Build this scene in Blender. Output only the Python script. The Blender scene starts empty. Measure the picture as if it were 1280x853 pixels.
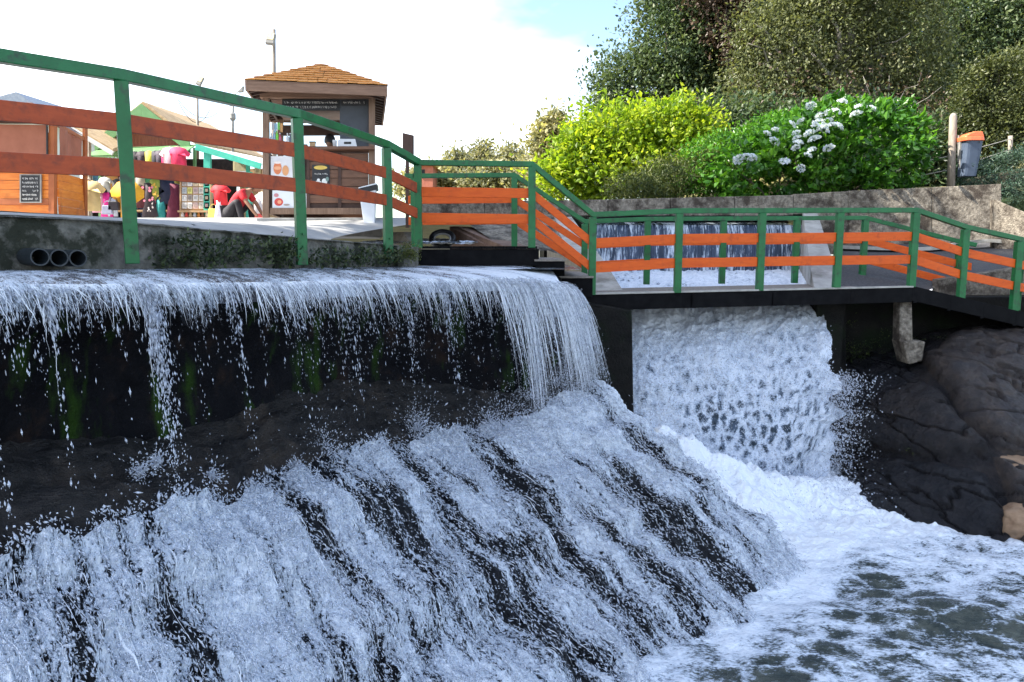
import bpy, math, random
import numpy as np
from mathutils import Vector, Matrix

# ---------------------------------------------------------------- camera, sky, sun, exposure
SC = bpy.context.scene
COL = SC.collection
random.seed(11)
RNG = np.random.default_rng(11)
EYE = 3.3                      # the pool of the cascade lies at z = 0, the eye 3.3 m above it
FPX = 924.0
PITCH = math.radians(7.1)

cam_d = bpy.data.cameras.new('camera')
cam = bpy.data.objects.new('camera', cam_d)
COL.objects.link(cam)
cam.location = (0, 0, EYE)
cam.rotation_euler = (math.pi / 2 - PITCH, 0, 0)
cam_d.sensor_width = 36.0
cam_d.lens = 36.0 * FPX / 1280.0
cam_d.clip_start = 0.05
cam_d.clip_end = 3000.0
SC.camera = cam

SUN_AZ = math.radians(-101.0)  # clockwise from +Y: the sun stands to the left
SUN_EL = math.radians(43.0)
SUN_DIR = Vector((math.sin(SUN_AZ) * math.cos(SUN_EL), math.cos(SUN_AZ) * math.cos(SUN_EL), math.sin(SUN_EL)))

world = bpy.data.worlds.new('World')
SC.world = world
world.use_nodes = True
wn = world.node_tree
bg = wn.nodes['Background']
sky = wn.nodes.new('ShaderNodeTexSky')
sky.sky_type = 'NISHITA'
sky.sun_disc = False
sky.sun_elevation = SUN_EL
sky.sun_rotation = SUN_AZ
sky.air_density = 1.0
sky.dust_density = 1.4
sky.ozone_density = 1.6
tc = wn.nodes.new('ShaderNodeTexCoord')
mp = wn.nodes.new('ShaderNodeMapping')
mp.inputs['Scale'].default_value = (1.0, 1.0, 2.2)
mp.inputs['Location'].default_value = (0.55, 0.1, 0.0)
cl = wn.nodes.new('ShaderNodeTexNoise')
cl.inputs['Scale'].default_value = 1.7
cl.inputs['Detail'].default_value = 6.0
cl.inputs['Roughness'].default_value = 0.5
rp = wn.nodes.new('ShaderNodeValToRGB')
rp.color_ramp.elements[0].position = 0.48
rp.color_ramp.elements[1].position = 0.68
mx = wn.nodes.new('ShaderNodeMixRGB')
mx.inputs['Color2'].default_value = (8.0, 8.3, 8.8, 1)   # sunlit cloud
wn.links.new(tc.outputs['Generated'], mp.inputs['Vector'])
wn.links.new(mp.outputs['Vector'], cl.inputs['Vector'])
wn.links.new(cl.outputs['Fac'], rp.inputs['Fac'])
wn.links.new(rp.outputs['Color'], mx.inputs['Fac'])
wn.links.new(sky.outputs['Color'], mx.inputs['Color1'])
wn.links.new(mx.outputs['Color'], bg.inputs['Color'])
bg.inputs['Strength'].default_value = 0.11

sun_d = bpy.data.lights.new('sun', 'SUN')
sun_d.energy = 4.2
sun_d.angle = math.radians(0.5)
sun_d.color = (1.0, 0.93, 0.82)
sun = bpy.data.objects.new('sun', sun_d)
COL.objects.link(sun)
sun.rotation_euler = SUN_DIR.to_track_quat('Z', 'Y').to_euler()
sun.location = (-20, 10, 30)

SC.view_settings.view_transform = 'Standard'
SC.view_settings.look = 'None'
SC.view_settings.gamma = 1.0
SC.view_settings.use_curve_mapping = False
SC.view_settings.exposure = 1.85
SC.cycles.max_bounces = 8
SC.cycles.transparent_max_bounces = 16

# ---------------------------------------------------------------- helpers: pixels to places
def U(px, py, d):
    """world point at forward distance d (metres along +Y) seen at pixel px, py of the 1280 x 853 photograph"""
    a = (px - 640.0) / FPX
    b = (py - 426.5) / FPX
    y = math.cos(PITCH) - b * math.sin(PITCH)
    z = -math.sin(PITCH) - b * math.cos(PITCH)
    s = d / y
    return Vector((a * s, d, EYE + z * s))

def Uz(px, py, z):
    """world point where the ray of that pixel meets the level z (above the pool)"""
    a = (px - 640.0) / FPX
    b = (py - 426.5) / FPX
    y = math.cos(PITCH) - b * math.sin(PITCH)
    zz = -math.sin(PITCH) - b * math.cos(PITCH)
    s = (z - EYE) / zz
    return Vector((a * s, y * s, z))

# ---------------------------------------------------------------- helpers: numpy noise
def _hash(ix, iy, iz):
    h = (ix.astype(np.int64) * 374761393 + iy.astype(np.int64) * 668265263 + iz.astype(np.int64) * 2147483647) & 0xFFFFFFFF
    h = ((h ^ (h >> 13)) * 1274126177) & 0xFFFFFFFF
    h = (h ^ (h >> 16)) & 0xFFFFFFFF
    return h.astype(np.float64) / 4294967295.0

def vnoise(p):
    p = np.asarray(p, dtype=np.float64)
    i = np.floor(p)
    f = p - i
    f = f * f * (3 - 2 * f)
    x, y, z = i[..., 0], i[..., 1], i[..., 2]
    fx, fy, fz = f[..., 0], f[..., 1], f[..., 2]
    def h(a, b, c):
        return _hash(x + a, y + b, z + c)
    c00 = h(0, 0, 0) * (1 - fx) + h(1, 0, 0) * fx
    c10 = h(0, 1, 0) * (1 - fx) + h(1, 1, 0) * fx
    c01 = h(0, 0, 1) * (1 - fx) + h(1, 0, 1) * fx
    c11 = h(0, 1, 1) * (1 - fx) + h(1, 1, 1) * fx
    return (c00 * (1 - fy) + c10 * fy) * (1 - fz) + (c01 * (1 - fy) + c11 * fy) * fz

def fbm(p, octaves=4, gain=0.5):
    p = np.asarray(p, dtype=np.float64)
    out = np.zeros(p.shape[:-1])
    amp, tot = 1.0, 0.0
    for k in range(octaves):
        out += amp * vnoise(p * (2.03 ** k) + 17.3 * k)
        tot += amp
        amp *= gain
    return out / tot

def sstep(a, b, x):
    t = np.clip((x - a) / (b - a), 0, 1)
    return t * t * (3 - 2 * t)

# ---------------------------------------------------------------- helpers: objects
def put(o, parent=None):
    COL.objects.link(o)
    if parent is not None:
        o.parent = parent
    return o

def base_of(parent):
    v = Vector((0, 0, 0))
    while parent is not None:
        v = v + Vector(parent.location)
        parent = parent.parent
    return v

def tag(o, label=None, cat=None, group=None, kind=None):
    if label:
        o['label'] = label
    if cat:
        o['category'] = cat
    if group:
        o['group'] = group
    if kind:
        o['kind'] = kind
    return o

def thing(name, label, cat, loc=(0, 0, 0), group=None):
    o = bpy.data.objects.new(name, None)
    o.empty_display_size = 0.2
    COL.objects.link(o)
    o.location = loc
    return tag(o, label, cat, group)

class MB:
    """collects simple solids into one mesh (world coordinates)"""
    def __init__(self):
        self.v, self.f = [], []
    def add(self, vs, fs):
        n = len(self.v)
        self.v += [tuple(x) for x in vs]
        self.f += [tuple(i + n for i in f) for f in fs]
        return self
    def box(self, c, s, rot=None):
        c = Vector(c)
        hx, hy, hz = s[0] / 2, s[1] / 2, s[2] / 2
        vs = [Vector((x, y, z)) for z in (-hz, hz) for y in (-hy, hy) for x in (-hx, hx)]
        if rot is not None:
            vs = [rot @ q for q in vs]
        return self.add([c + q for q in vs], [(0, 2, 3, 1), (4, 5, 7, 6), (0, 1, 5, 4), (2, 6, 7, 3), (0, 4, 6, 2), (1, 3, 7, 5)])
    def beam(self, p0, p1, w, h, up=(0, 0, 1), ext=0.0):
        p0, p1 = Vector(p0), Vector(p1)
        d = (p1 - p0).normalized()
        p0, p1 = p0 - d * ext, p1 + d * ext
        s = d.cross(Vector(up)).normalized()
        u = s.cross(d).normalized()
        a, b = s * (w / 2), u * (h / 2)
        return self.add([p0 - a - b, p0 + a - b, p0 + a + b, p0 - a + b, p1 - a - b, p1 + a - b, p1 + a + b, p1 - a + b],
                        [(0, 1, 2, 3), (7, 6, 5, 4), (0, 4, 5, 1), (1, 5, 6, 2), (2, 6, 7, 3), (3, 7, 4, 0)])
    def vbeam(self, p0, p1, w, h):
        """a board with upright ends: its section is cut by vertical planes so that bends meet cleanly"""
        p0, p1 = Vector(p0), Vector(p1)
        d = (p1 - p0)
        s = Vector((d.y, -d.x, 0)).normalized() * (w / 2)
        b = Vector((0, 0, h / 2))
        return self.add([p0 - s - b, p0 + s - b, p0 + s + b, p0 - s + b, p1 - s - b, p1 + s - b, p1 + s + b, p1 - s + b],
                        [(0, 1, 2, 3), (7, 6, 5, 4), (0, 4, 5, 1), (1, 5, 6, 2), (2, 6, 7, 3), (3, 7, 4, 0)])
    def prism(self, poly, ext):
        ext = Vector(ext)
        n = len(poly)
        vs = [Vector(p) for p in poly] + [Vector(p) + ext for p in poly]
        return self.add(vs, [tuple(range(n - 1, -1, -1)), tuple(range(n, 2 * n))] + [(i, (i + 1) % n, (i + 1) % n + n, i + n) for i in range(n)])
    def tube(self, pts, r, n=8, closed=False):
        pts = [Vector(p) for p in pts]
        rs = r if isinstance(r, (list, tuple)) else [r] * len(pts)
        m = len(pts)
        vs, fs = [], []
        for i, p in enumerate(pts):
            a = pts[max(i - 1, 0)]
            b = pts[min(i + 1, m - 1)]
            if closed:
                a, b = pts[(i - 1) % m], pts[(i + 1) % m]
            d = (b - a).normalized()
            ref = Vector((0, 0, 1)) if abs(d.z) < 0.9 else Vector((1, 0, 0))
            s = d.cross(ref).normalized()
            u = s.cross(d)
            for k in range(n):
                t = 2 * math.pi * k / n
                vs.append(p + (s * math.cos(t) + u * math.sin(t)) * rs[i])
        for i in range(m if closed else m - 1):
            j = (i + 1) % m
            for k in range(n):
                fs.append((i * n + k, i * n + (k + 1) % n, j * n + (k + 1) % n, j * n + k))
        if not closed:
            fs += [tuple(range(n - 1, -1, -1)), tuple(range((m - 1) * n, m * n))]
        return self.add(vs, fs)
    def lathe(self, c, prof, n=16):
        c = Vector(c)
        vs, fs = [], []
        for r, z in prof:
            for k in range(n):
                t = 2 * math.pi * k / n
                vs.append(c + Vector((r * math.cos(t), r * math.sin(t), z)))
        for i in range(len(prof) - 1):
            for k in range(n):
                fs.append((i * n + k, i * n + (k + 1) % n, (i + 1) * n + (k + 1) % n, (i + 1) * n + k))
        fs += [tuple(range(n - 1, -1, -1)), tuple(range((len(prof) - 1) * n, len(prof) * n))]
        return self.add(vs, fs)
    def build(self, name, mat, parent=None, smooth=False, bevel=0.0):
        b = base_of(parent)
        me = bpy.data.meshes.new(name)
        me.from_pydata([(x - b.x, y - b.y, z - b.z) for x, y, z in self.v], [], self.f)
        me.materials.append(mat)
        if smooth:
            me.polygons.foreach_set('use_smooth', [True] * len(me.polygons))
        me.update()
        o = bpy.data.objects.new(name, me)
        put(o, parent)
        if bevel:
            m = o.modifiers.new('bevel', 'BEVEL')
            m.width = bevel
            m.segments = 2
            m.limit_method = 'ANGLE'
        return o

def np_mesh(name, V, F, mat, parent=None, smooth=True, attrs=None):
    """V (n,3), F (m,k) with k = 3 or 4"""
    V = np.asarray(V, dtype=np.float64)
    b = base_of(parent)
    V = V - np.array([b.x, b.y, b.z])
    F = np.asarray(F, dtype=np.int32)
    me = bpy.data.meshes.new(name)
    me.vertices.add(len(V))
    me.vertices.foreach_set('co', V.astype(np.float32).ravel())
    k = F.shape[1]
    me.loops.add(F.size)
    me.loops.foreach_set('vertex_index', F.ravel())
    me.polygons.add(len(F))
    me.polygons.foreach_set('loop_start', np.arange(0, F.size, k, dtype=np.int32))
    me.polygons.foreach_set('use_smooth', np.full(len(F), smooth))
    for key, val in (attrs or {}).items():
        val = np.asarray(val, dtype=np.float32)
        if val.ndim == 1:
            me.attributes.new(key, 'FLOAT', 'POINT').data.foreach_set('value', val)
        else:
            me.attributes.new(key, 'FLOAT_VECTOR', 'POINT').data.foreach_set('vector', val.ravel())
    me.materials.append(mat)
    me.update(calc_edges=True)
    me.validate()
    o = bpy.data.objects.new(name, me)
    return put(o, parent)

def cat_rom(P, n):
    """Catmull-Rom along axis 0 of P (m, ...)"""
    P = np.asarray(P, dtype=np.float64)
    m = len(P)
    t = np.linspace(0, m - 1, n)
    i = np.minimum(np.floor(t).astype(int), m - 2)
    f = (t - i).reshape((-1,) + (1,) * (P.ndim - 1))
    Q = np.concatenate([2 * P[:1] - P[1:2], P, 2 * P[-1:] - P[-2:-1]], 0)
    a, b, c, d = Q[i], Q[i + 1], Q[i + 2], Q[i + 3]
    return 0.5 * (2 * b + (c - a) * f + (2 * a - 5 * b + 4 * c - d) * f * f + (3 * b - a - 3 * c + d) * f ** 3)

def surf(ctrl, nu, nv):
    """ctrl[u][v] points -> smooth grid (nu, nv, 3)"""
    P = np.array([[tuple(q) for q in row] for row in ctrl], dtype=np.float64)
    G = cat_rom(P, nu)
    return np.swapaxes(cat_rom(np.swapaxes(G, 0, 1), nv), 0, 1)

def grid_normals(G):
    du = np.gradient(G, axis=0)
    dv = np.gradient(G, axis=1)
    n = np.cross(du, dv)
    return n / (np.linalg.norm(n, axis=-1, keepdims=True) + 1e-9)

def grid_faces(nu, nv, keep=None):
    i = np.arange(nu * nv).reshape(nu, nv)
    F = np.stack([i[:-1, :-1], i[1:, :-1], i[1:, 1:], i[:-1, 1:]], -1)
    if keep is not None:
        F = F[keep[:-1, :-1] & keep[1:, :-1] & keep[1:, 1:] & keep[:-1, 1:]]
    return F.reshape(-1, 4)

def arc(G, axis):
    d = np.linalg.norm(np.diff(G, axis=axis), axis=-1)
    c = np.cumsum(d, axis=axis)
    pad = [(0, 0), (0, 0)]
    pad[axis] = (1, 0)
    return np.pad(c, pad)
# ---------------------------------------------------------------- materials (all procedural)
def _new(name):
    m = bpy.data.materials.new(name)
    m.use_nodes = True
    nt = m.node_tree
    return m, nt, nt.nodes['Principled BSDF']

def _noise(nt, vec, scale, detail=5.0, rough=0.55, dist=0.0):
    n = nt.nodes.new('ShaderNodeTexNoise')
    n.inputs['Scale'].default_value = scale
    n.inputs['Detail'].default_value = detail
    n.inputs['Roughness'].default_value = rough
    n.inputs['Distortion'].default_value = dist
    nt.links.new(vec, n.inputs['Vector'])
    return n.outputs['Fac']

def _ramp(nt, fac, stops):
    r = nt.nodes.new('ShaderNodeValToRGB')
    el = r.color_ramp.elements
    while len(el) < len(stops):
        el.new(0.5)
    for e, (p, c) in zip(el, stops):
        e.position = p
        e.color = (c[0], c[1], c[2], 1) if not isinstance(c, (int, float)) else (c, c, c, 1)
    nt.links.new(fac, r.inputs['Fac'])
    return r.outputs['Color']

def _mix(nt, fac, a, b):
    n = nt.nodes.new('ShaderNodeMixRGB')
    for key, v in (('Fac', fac), ('Color1', a), ('Color2', b)):
        if isinstance(v, (int, float)):
            n.inputs[key].default_value = v if key == 'Fac' else (v, v, v, 1)
        elif isinstance(v, tuple):
            n.inputs[key].default_value = (v[0], v[1], v[2], 1)
        else:
            nt.links.new(v, n.inputs[key])
    return n.outputs['Color']

def _math(nt, op, a, b=0.0, clamp=False):
    n = nt.nodes.new('ShaderNodeMath')
    n.operation = op
    n.use_clamp = clamp
    for i, v in enumerate((a, b)):
        if isinstance(v, (int, float)):
            n.inputs[i].default_value = v
        else:
            nt.links.new(v, n.inputs[i])
    return n.outputs['Value']

def _coords(nt, stretch=(1, 1, 1), attr=None, kind='Object'):
    if attr:
        a = nt.nodes.new('ShaderNodeAttribute')
        a.attribute_name = attr
        src = a.outputs['Vector']
    else:
        src = nt.nodes.new('ShaderNodeTexCoord').outputs[kind]
    m = nt.nodes.new('ShaderNodeMapping')
    m.inputs['Scale'].default_value = stretch
    nt.links.new(src, m.inputs['Vector'])
    return m.outputs['Vector']

def _bump(nt, bsdf, height, strength=0.3, dist=0.02):
    b = nt.nodes.new('ShaderNodeBump')
    b.inputs['Strength'].default_value = strength
    b.inputs['Distance'].default_value = dist
    nt.links.new(height, b.inputs['Height'])
    nt.links.new(b.outputs['Normal'], bsdf.inputs['Normal'])

def surface(name, c1, c2=None, scale=6.0, rough=0.7, bump=0.25, bscale=60.0, stretch=(1, 1, 1), stain=None, stain_amt=(0.55, 0.75),
            stain_scale=1.5, metallic=0.0, spec=0.4, bdist=0.01, rough2=None):
    m, nt, b = _new(name)
    c2 = c2 or tuple(min(1, x * 1.3) for x in c1)
    v = _coords(nt, stretch)
    f = _noise(nt, v, scale, 6.0, 0.6)
    col = _ramp(nt, f, [(0.32, c1), (0.68, c2)])
    if stain:
        s = _noise(nt, _coords(nt), stain_scale, 7.0, 0.65)
        col = _mix(nt, _ramp(nt, s, [(stain_amt[0], 0.0), (stain_amt[1], 1.0)]), col, stain)
    nt.links.new(col, b.inputs['Base Color'])
    b.inputs['Roughness'].default_value = rough
    b.inputs['Metallic'].default_value = metallic
    b.inputs['Specular IOR Level'].default_value = spec
    h = _noise(nt, v, bscale, 6.0, 0.65)
    if rough2 is not None:
        nt.links.new(_ramp(nt, f, [(0.3, rough), (0.7, rough2)]), b.inputs['Roughness'])
    if bump:
        _bump(nt, b, h, bump, bdist)
    return m

def leaf_mat(name, stops, translucent=0.35, rough=0.45, spec=0.35, tcol=1.35):
    m, nt, b = _new(name)
    a = nt.nodes.new('ShaderNodeAttribute')
    a.attribute_name = 'tint'
    col = _ramp(nt, a.outputs['Fac'], stops)
    nt.links.new(col, b.inputs['Base Color'])
    b.inputs['Roughness'].default_value = rough
    b.inputs['Specular IOR Level'].default_value = spec
    t = nt.nodes.new('ShaderNodeBsdfTranslucent')
    g = nt.nodes.new('ShaderNodeMixRGB')
    g.blend_type = 'MULTIPLY'
    g.inputs['Fac'].default_value = 1.0
    g.inputs['Color2'].default_value = (tcol, tcol, tcol * 0.55, 1)
    nt.links.new(col, g.inputs['Color1'])
    nt.links.new(g.outputs['Color'], t.inputs['Color'])
    mixs = nt.nodes.new('ShaderNodeMixShader')
    mixs.inputs['Fac'].default_value = translucent
    nt.links.new(b.outputs['BSDF'], mixs.inputs[1])
    nt.links.new(t.outputs['BSDF'], mixs.inputs[2])
    nt.links.new(mixs.outputs['Shader'], nt.nodes['Material Output'].inputs['Surface'])
    return m

def water_mat(name, sx, sy, dark, gain=1.0, white=(0.82, 0.87, 0.93), soft=0.06, veil=False, cells=None, rough_dark=0.10, fine=1.0, spec=0.5, dark2=None):
    """wet dark water or film where the foam attribute is low, broken white water where it is high.
    sx across, sy along the flow (cycles per metre)"""
    m, nt, b = _new(name)
    at = nt.nodes.new('ShaderNodeAttribute')
    at.attribute_name = 'foam'
    foam = at.outputs['Fac']
    n1 = _noise(nt, _coords(nt, (sx, sy, 1), 'flow'), 1.0, 6.0, 0.72, 0.35)
    n2 = _noise(nt, _coords(nt, (sx * 5.2 * fine, sy * 9 * fine, 1), 'flow'), 1.0, 3.0, 0.75, 0.3)
    val = _math(nt, 'ADD', _math(nt, 'MULTIPLY', n1, 0.5), _math(nt, 'MULTIPLY', n2, 0.5))
    if cells:
        vo = nt.nodes.new('ShaderNodeTexVoronoi')
        vo.feature = 'DISTANCE_TO_EDGE'
        vo.inputs['Scale'].default_value = 1.0
        vo.inputs['Randomness'].default_value = 1.0
        base = _coords(nt, (cells[0], cells[1], 1), 'flow')
        wob = nt.nodes.new('ShaderNodeTexNoise')
        wob.inputs['Scale'].default_value = 1.3
        wob.inputs['Detail'].default_value = 3.0
        nt.links.new(base, wob.inputs['Vector'])
        mixv = nt.nodes.new('ShaderNodeMixRGB')
        mixv.blend_type = 'ADD'
        mixv.inputs['Fac'].default_value = 1.9
        nt.links.new(base, mixv.inputs['Color1'])
        nt.links.new(wob.outputs['Color'], mixv.inputs['Color2'])
        nt.links.new(mixv.outputs['Color'], vo.inputs['Vector'])
        edge = _ramp(nt, vo.outputs['Distance'], [(0.0, 1.0), (cells[2], 0.0)])
        wgt = _math(nt, 'MULTIPLY', _math(nt, 'SUBTRACT', 0.80, foam, True), cells[3])
        val = _math(nt, 'ADD', val, _math(nt, 'MULTIPLY', _math(nt, 'SUBTRACT', edge, 0.42), wgt))
    val = _math(nt, 'ADD', _math(nt, 'MULTIPLY', _math(nt, 'SUBTRACT', val, 0.5), 2.0), 0.5)
    s = _math(nt, 'ADD', val, _math(nt, 'MULTIPLY', _math(nt, 'SUBTRACT', foam, 0.5), gain))
    mask = _ramp(nt, s, [(0.5 - soft, 0.0), (0.5 + soft, 1.0)])
    wht = _mix(nt, _ramp(nt, s, [(0.45, 0.0), (0.85, 1.0)]), tuple(x * y for x, y in zip(white, (0.60, 0.66, 0.74))), white)
    dk = dark
    if dark2:
        dk = _mix(nt, _ramp(nt, n1, [(0.4, 0.0), (0.6, 1.0)]), dark, dark2)
    nt.links.new(_mix(nt, mask, dk, wht), b.inputs['Base Color'])
    nt.links.new(_mix(nt, mask, rough_dark, 0.55), b.inputs['Roughness'])
    b.inputs['Specular IOR Level'].default_value = spec
    b.inputs['IOR'].default_value = 1.33
    h = _math(nt, 'ADD', _math(nt, 'MULTIPLY', n1, 0.7), _math(nt, 'MULTIPLY', s, 0.6))
    _bump(nt, b, h, 0.9, 0.035)
    if veil:
        nt.links.new(mask, b.inputs['Alpha'])
    return m

MAT = {}
MAT['green'] = surface('green_paint', (0.006, 0.105, 0.028), (0.012, 0.155, 0.045), 5, 0.38, 0.08, 90, stain=(0.022, 0.062, 0.030), stain_amt=(0.52, 0.66), stain_scale=11)
MAT['orange'] = surface('orange_board_paint', (0.62, 0.080, 0.002), (0.72, 0.115, 0.004), 5, 0.55, 0.3, 70, stretch=(1, 1, 6), stain=(0.46, 0.062, 0.006), stain_amt=(0.54, 0.74), stain_scale=9)
MAT['rust'] = surface('shaded_worn_orange_board', (0.33, 0.050, 0.010), (0.43, 0.072, 0.016), 6, 0.55, 0.2, 80, stretch=(1, 1, 5), stain=(0.19, 0.038, 0.016), stain_amt=(0.50, 0.68), stain_scale=8)  # orange board paint with shade darkened into its colour, plus wear streaks
MAT['concrete'] = surface('weathered_concrete', (0.13, 0.11, 0.085), (0.42, 0.37, 0.30), 16, 0.9, 1.0, 38, stain=(0.065, 0.050, 0.038), stain_amt=(0.46, 0.62), stain_scale=3.2, bdist=0.06)
MAT['concrete_smooth'] = surface('smooth_concrete', (0.26, 0.255, 0.24), (0.40, 0.39, 0.37), 4, 0.85, 0.35, 50, stain=(0.12, 0.115, 0.10), stain_amt=(0.5, 0.72), stain_scale=1.8)
MAT['concrete_ledge'] = surface('damp_ledge_concrete', (0.10, 0.098, 0.085), (0.27, 0.26, 0.225), 12, 0.85, 1.0, 45, stain=(0.030, 0.034, 0.022), stain_amt=(0.46, 0.58), stain_scale=3.5, bdist=0.03)
MAT['concrete_pale'] = surface('pale_concrete', (0.30, 0.29, 0.26), (0.48, 0.46, 0.42), 6, 0.85, 0.5, 50, stain=(0.16, 0.15, 0.12), stain_amt=(0.5, 0.72), stain_scale=2.5)
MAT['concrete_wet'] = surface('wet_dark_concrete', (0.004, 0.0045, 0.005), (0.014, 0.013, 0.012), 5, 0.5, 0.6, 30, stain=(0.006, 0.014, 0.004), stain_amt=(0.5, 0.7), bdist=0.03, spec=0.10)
MAT['concrete_brown'] = surface('brown_stained_concrete', (0.13, 0.075, 0.055), (0.22, 0.14, 0.10), 6, 0.85, 0.4, 50)
MAT['plaza'] = surface('plaza_paving', (0.30, 0.30, 0.295), (0.43, 0.425, 0.41), 3, 0.9, 0.3, 60, stain=(0.20, 0.20, 0.19), stain_amt=(0.5, 0.8))
MAT['asphalt'] = surface('asphalt', (0.040, 0.041, 0.045), (0.085, 0.085, 0.09), 30, 0.9, 0.6, 200, stain=(0.11, 0.105, 0.10), stain_amt=(0.55, 0.8), stain_scale=1.2)
MAT['soil'] = surface('hill_soil', (0.018, 0.016, 0.010), (0.05, 0.045, 0.025), 2, 0.95, 0.8, 12, stain=(0.03, 0.05, 0.015), stain_amt=(0.45, 0.6), stain_scale=0.6, bdist=0.1)
MAT['rock'] = surface('wet_bedrock', (0.010, 0.010, 0.013), (0.080, 0.064, 0.054), 7.0, 0.22, 1.0, 26, stain=(0.15, 0.105, 0.070), stain_amt=(0.52, 0.75), stain_scale=1.6, bdist=0.06, rough2=0.5, spec=0.6)
MAT['rock_dark'] = surface('dark_wet_rock', (0.003, 0.0035, 0.005), (0.010, 0.010, 0.011), 4.0, 0.42, 0.8, 16, stain=(0.020, 0.016, 0.014), stain_amt=(0.55, 0.75), stain_scale=1.4, bdist=0.05, rough2=0.6, spec=0.10)
MAT['rock_shelf'] = surface('wet_shelf_rock', (0.004, 0.0045, 0.006), (0.034, 0.031, 0.030), 6.0, 0.40, 1.0, 24, stretch=(1, 1, 2.5), stain=(0.075, 0.058, 0.045), stain_amt=(0.52, 0.72), stain_scale=1.3, bdist=0.05, rough2=0.6, spec=0.35)
MAT['rock_tan'] = surface('tan_boulder', (0.20, 0.125, 0.075), (0.34, 0.235, 0.15), 6, 0.8, 0.6, 30, stain=(0.10, 0.06, 0.04), stain_amt=(0.5, 0.75), stain_scale=3, bdist=0.03)
MAT['rock_brown'] = surface('brown_boulder', (0.075, 0.045, 0.028), (0.14, 0.085, 0.05), 6, 0.6, 0.6, 30, bdist=0.03)
MAT['steel_black'] = surface('black_steel', (0.003, 0.003, 0.004), (0.008, 0.008, 0.009), 8, 0.6, 0.3, 50, stain=(0.012, 0.010, 0.009), stain_amt=(0.6, 0.8), stain_scale=6, spec=0.06)
MAT['deck_wood'] = surface('grey_deck_wood', (0.16, 0.14, 0.12), (0.30, 0.27, 0.24), 8, 0.85, 0.4, 60, stretch=(6, 1, 6))
MAT['kiosk_wood'] = surface('kiosk_brown_wood', (0.12, 0.058, 0.034), (0.20, 0.10, 0.06), 3, 0.6, 0.3, 40, stretch=(1, 1, 9), stain=(0.08, 0.04, 0.026), stain_amt=(0.5, 0.8))
MAT['kiosk_post'] = surface('kiosk_post_wood', (0.16, 0.095, 0.06), (0.25, 0.16, 0.11), 4, 0.65, 0.3, 40, stretch=(9, 9, 1))
MAT['kiosk_fascia'] = surface('kiosk_fascia_wood', (0.20, 0.115, 0.075), (0.30, 0.18, 0.12), 3, 0.65, 0.25, 40, stretch=(1, 1, 9))
MAT['kiosk_trim'] = surface('kiosk_dark_trim', (0.045, 0.022, 0.016), (0.085, 0.042, 0.028), 4, 0.6, 0.25, 40)
MAT['shingle'] = surface('orange_shingle', (0.60, 0.24, 0.05), (0.76, 0.36, 0.10), 14, 0.85, 0.5, 60, stain=(0.48, 0.18, 0.045), stain_amt=(0.5, 0.75), stain_scale=6)
MAT['shop_wood'] = surface('shop_orange_wood', (0.66, 0.16, 0.016), (0.80, 0.27, 0.045), 3, 0.45, 0.2, 40, stretch=(1, 1, 8), stain=(0.42, 0.10, 0.018), stain_amt=(0.5, 0.75), stain_scale=2)
MAT['shop_trim'] = surface('shop_dark_trim', (0.30, 0.075, 0.02), (0.40, 0.12, 0.035), 4, 0.5, 0.2, 40)
MAT['canvas'] = surface('brown_canvas', (0.30, 0.105, 0.062), (0.38, 0.14, 0.085), 3, 0.75, 0.15, 120)
MAT['blackboard'] = surface('slate_board', (0.020, 0.021, 0.024), (0.035, 0.036, 0.04), 6, 0.6, 0.05, 80)
MAT['greyboard'] = surface('grey_slate_panel', (0.045, 0.052, 0.062), (0.075, 0.085, 0.10), 2, 0.6, 0.05, 80)
MAT['chalk'] = surface('chalk', (0.7, 0.7, 0.68), (0.8, 0.8, 0.78), 40, 0.9, 0)
MAT['white'] = surface('white_plastic', (0.68, 0.70, 0.74), (0.76, 0.78, 0.80), 4, 0.4, 0.03, 60)
MAT['paper'] = surface('paper', (0.66, 0.64, 0.66), (0.76, 0.74, 0.74), 8, 0.7, 0.02, 60)
MAT['black'] = surface('black_plastic', (0.010, 0.010, 0.012), (0.02, 0.02, 0.022), 8, 0.45, 0.05, 80)
MAT['pipe'] = surface('dark_plastic_pipe', (0.018, 0.024, 0.030), (0.04, 0.05, 0.058), 10, 0.4, 0.15, 60)
MAT['stall_green'] = surface('stall_sage_green', (0.115, 0.26, 0.10), (0.16, 0.33, 0.14), 5, 0.55, 0.1, 60)
MAT['stall_teal'] = surface('stall_teal', (0.05, 0.42, 0.30), (0.08, 0.52, 0.38), 5, 0.5, 0.1, 60)
MAT['stall_red'] = surface('stall_red_boards', (0.22, 0.06, 0.03), (0.33, 0.10, 0.055), 5, 0.6, 0.15, 60, stretch=(6, 6, 1))
MAT['tan_roof'] = surface('tan_roof_tile', (0.42, 0.28, 0.14), (0.58, 0.42, 0.24), 9, 0.85, 0.4, 50, stain=(0.30, 0.19, 0.10), stain_amt=(0.5, 0.75), stain_scale=4)
MAT['grey_roof'] = surface('blue_grey_roof', (0.16, 0.20, 0.27), (0.24, 0.28, 0.34), 9, 0.7, 0.2, 50)
MAT['awning'] = surface('white_awning', (0.68, 0.72, 0.70), (0.78, 0.80, 0.78), 4, 0.6, 0.05, 60)
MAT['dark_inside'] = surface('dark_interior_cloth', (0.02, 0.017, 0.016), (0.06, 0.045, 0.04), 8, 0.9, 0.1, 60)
MAT['lightwood'] = surface('light_wood', (0.42, 0.26, 0.13), (0.55, 0.37, 0.20), 5, 0.6, 0.15, 60, stretch=(1, 1, 6))
MAT['pole'] = surface('weathered_pole', (0.20, 0.17, 0.14), (0.34, 0.30, 0.26), 6, 0.8, 0.3, 50, stretch=(8, 8, 1))
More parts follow.
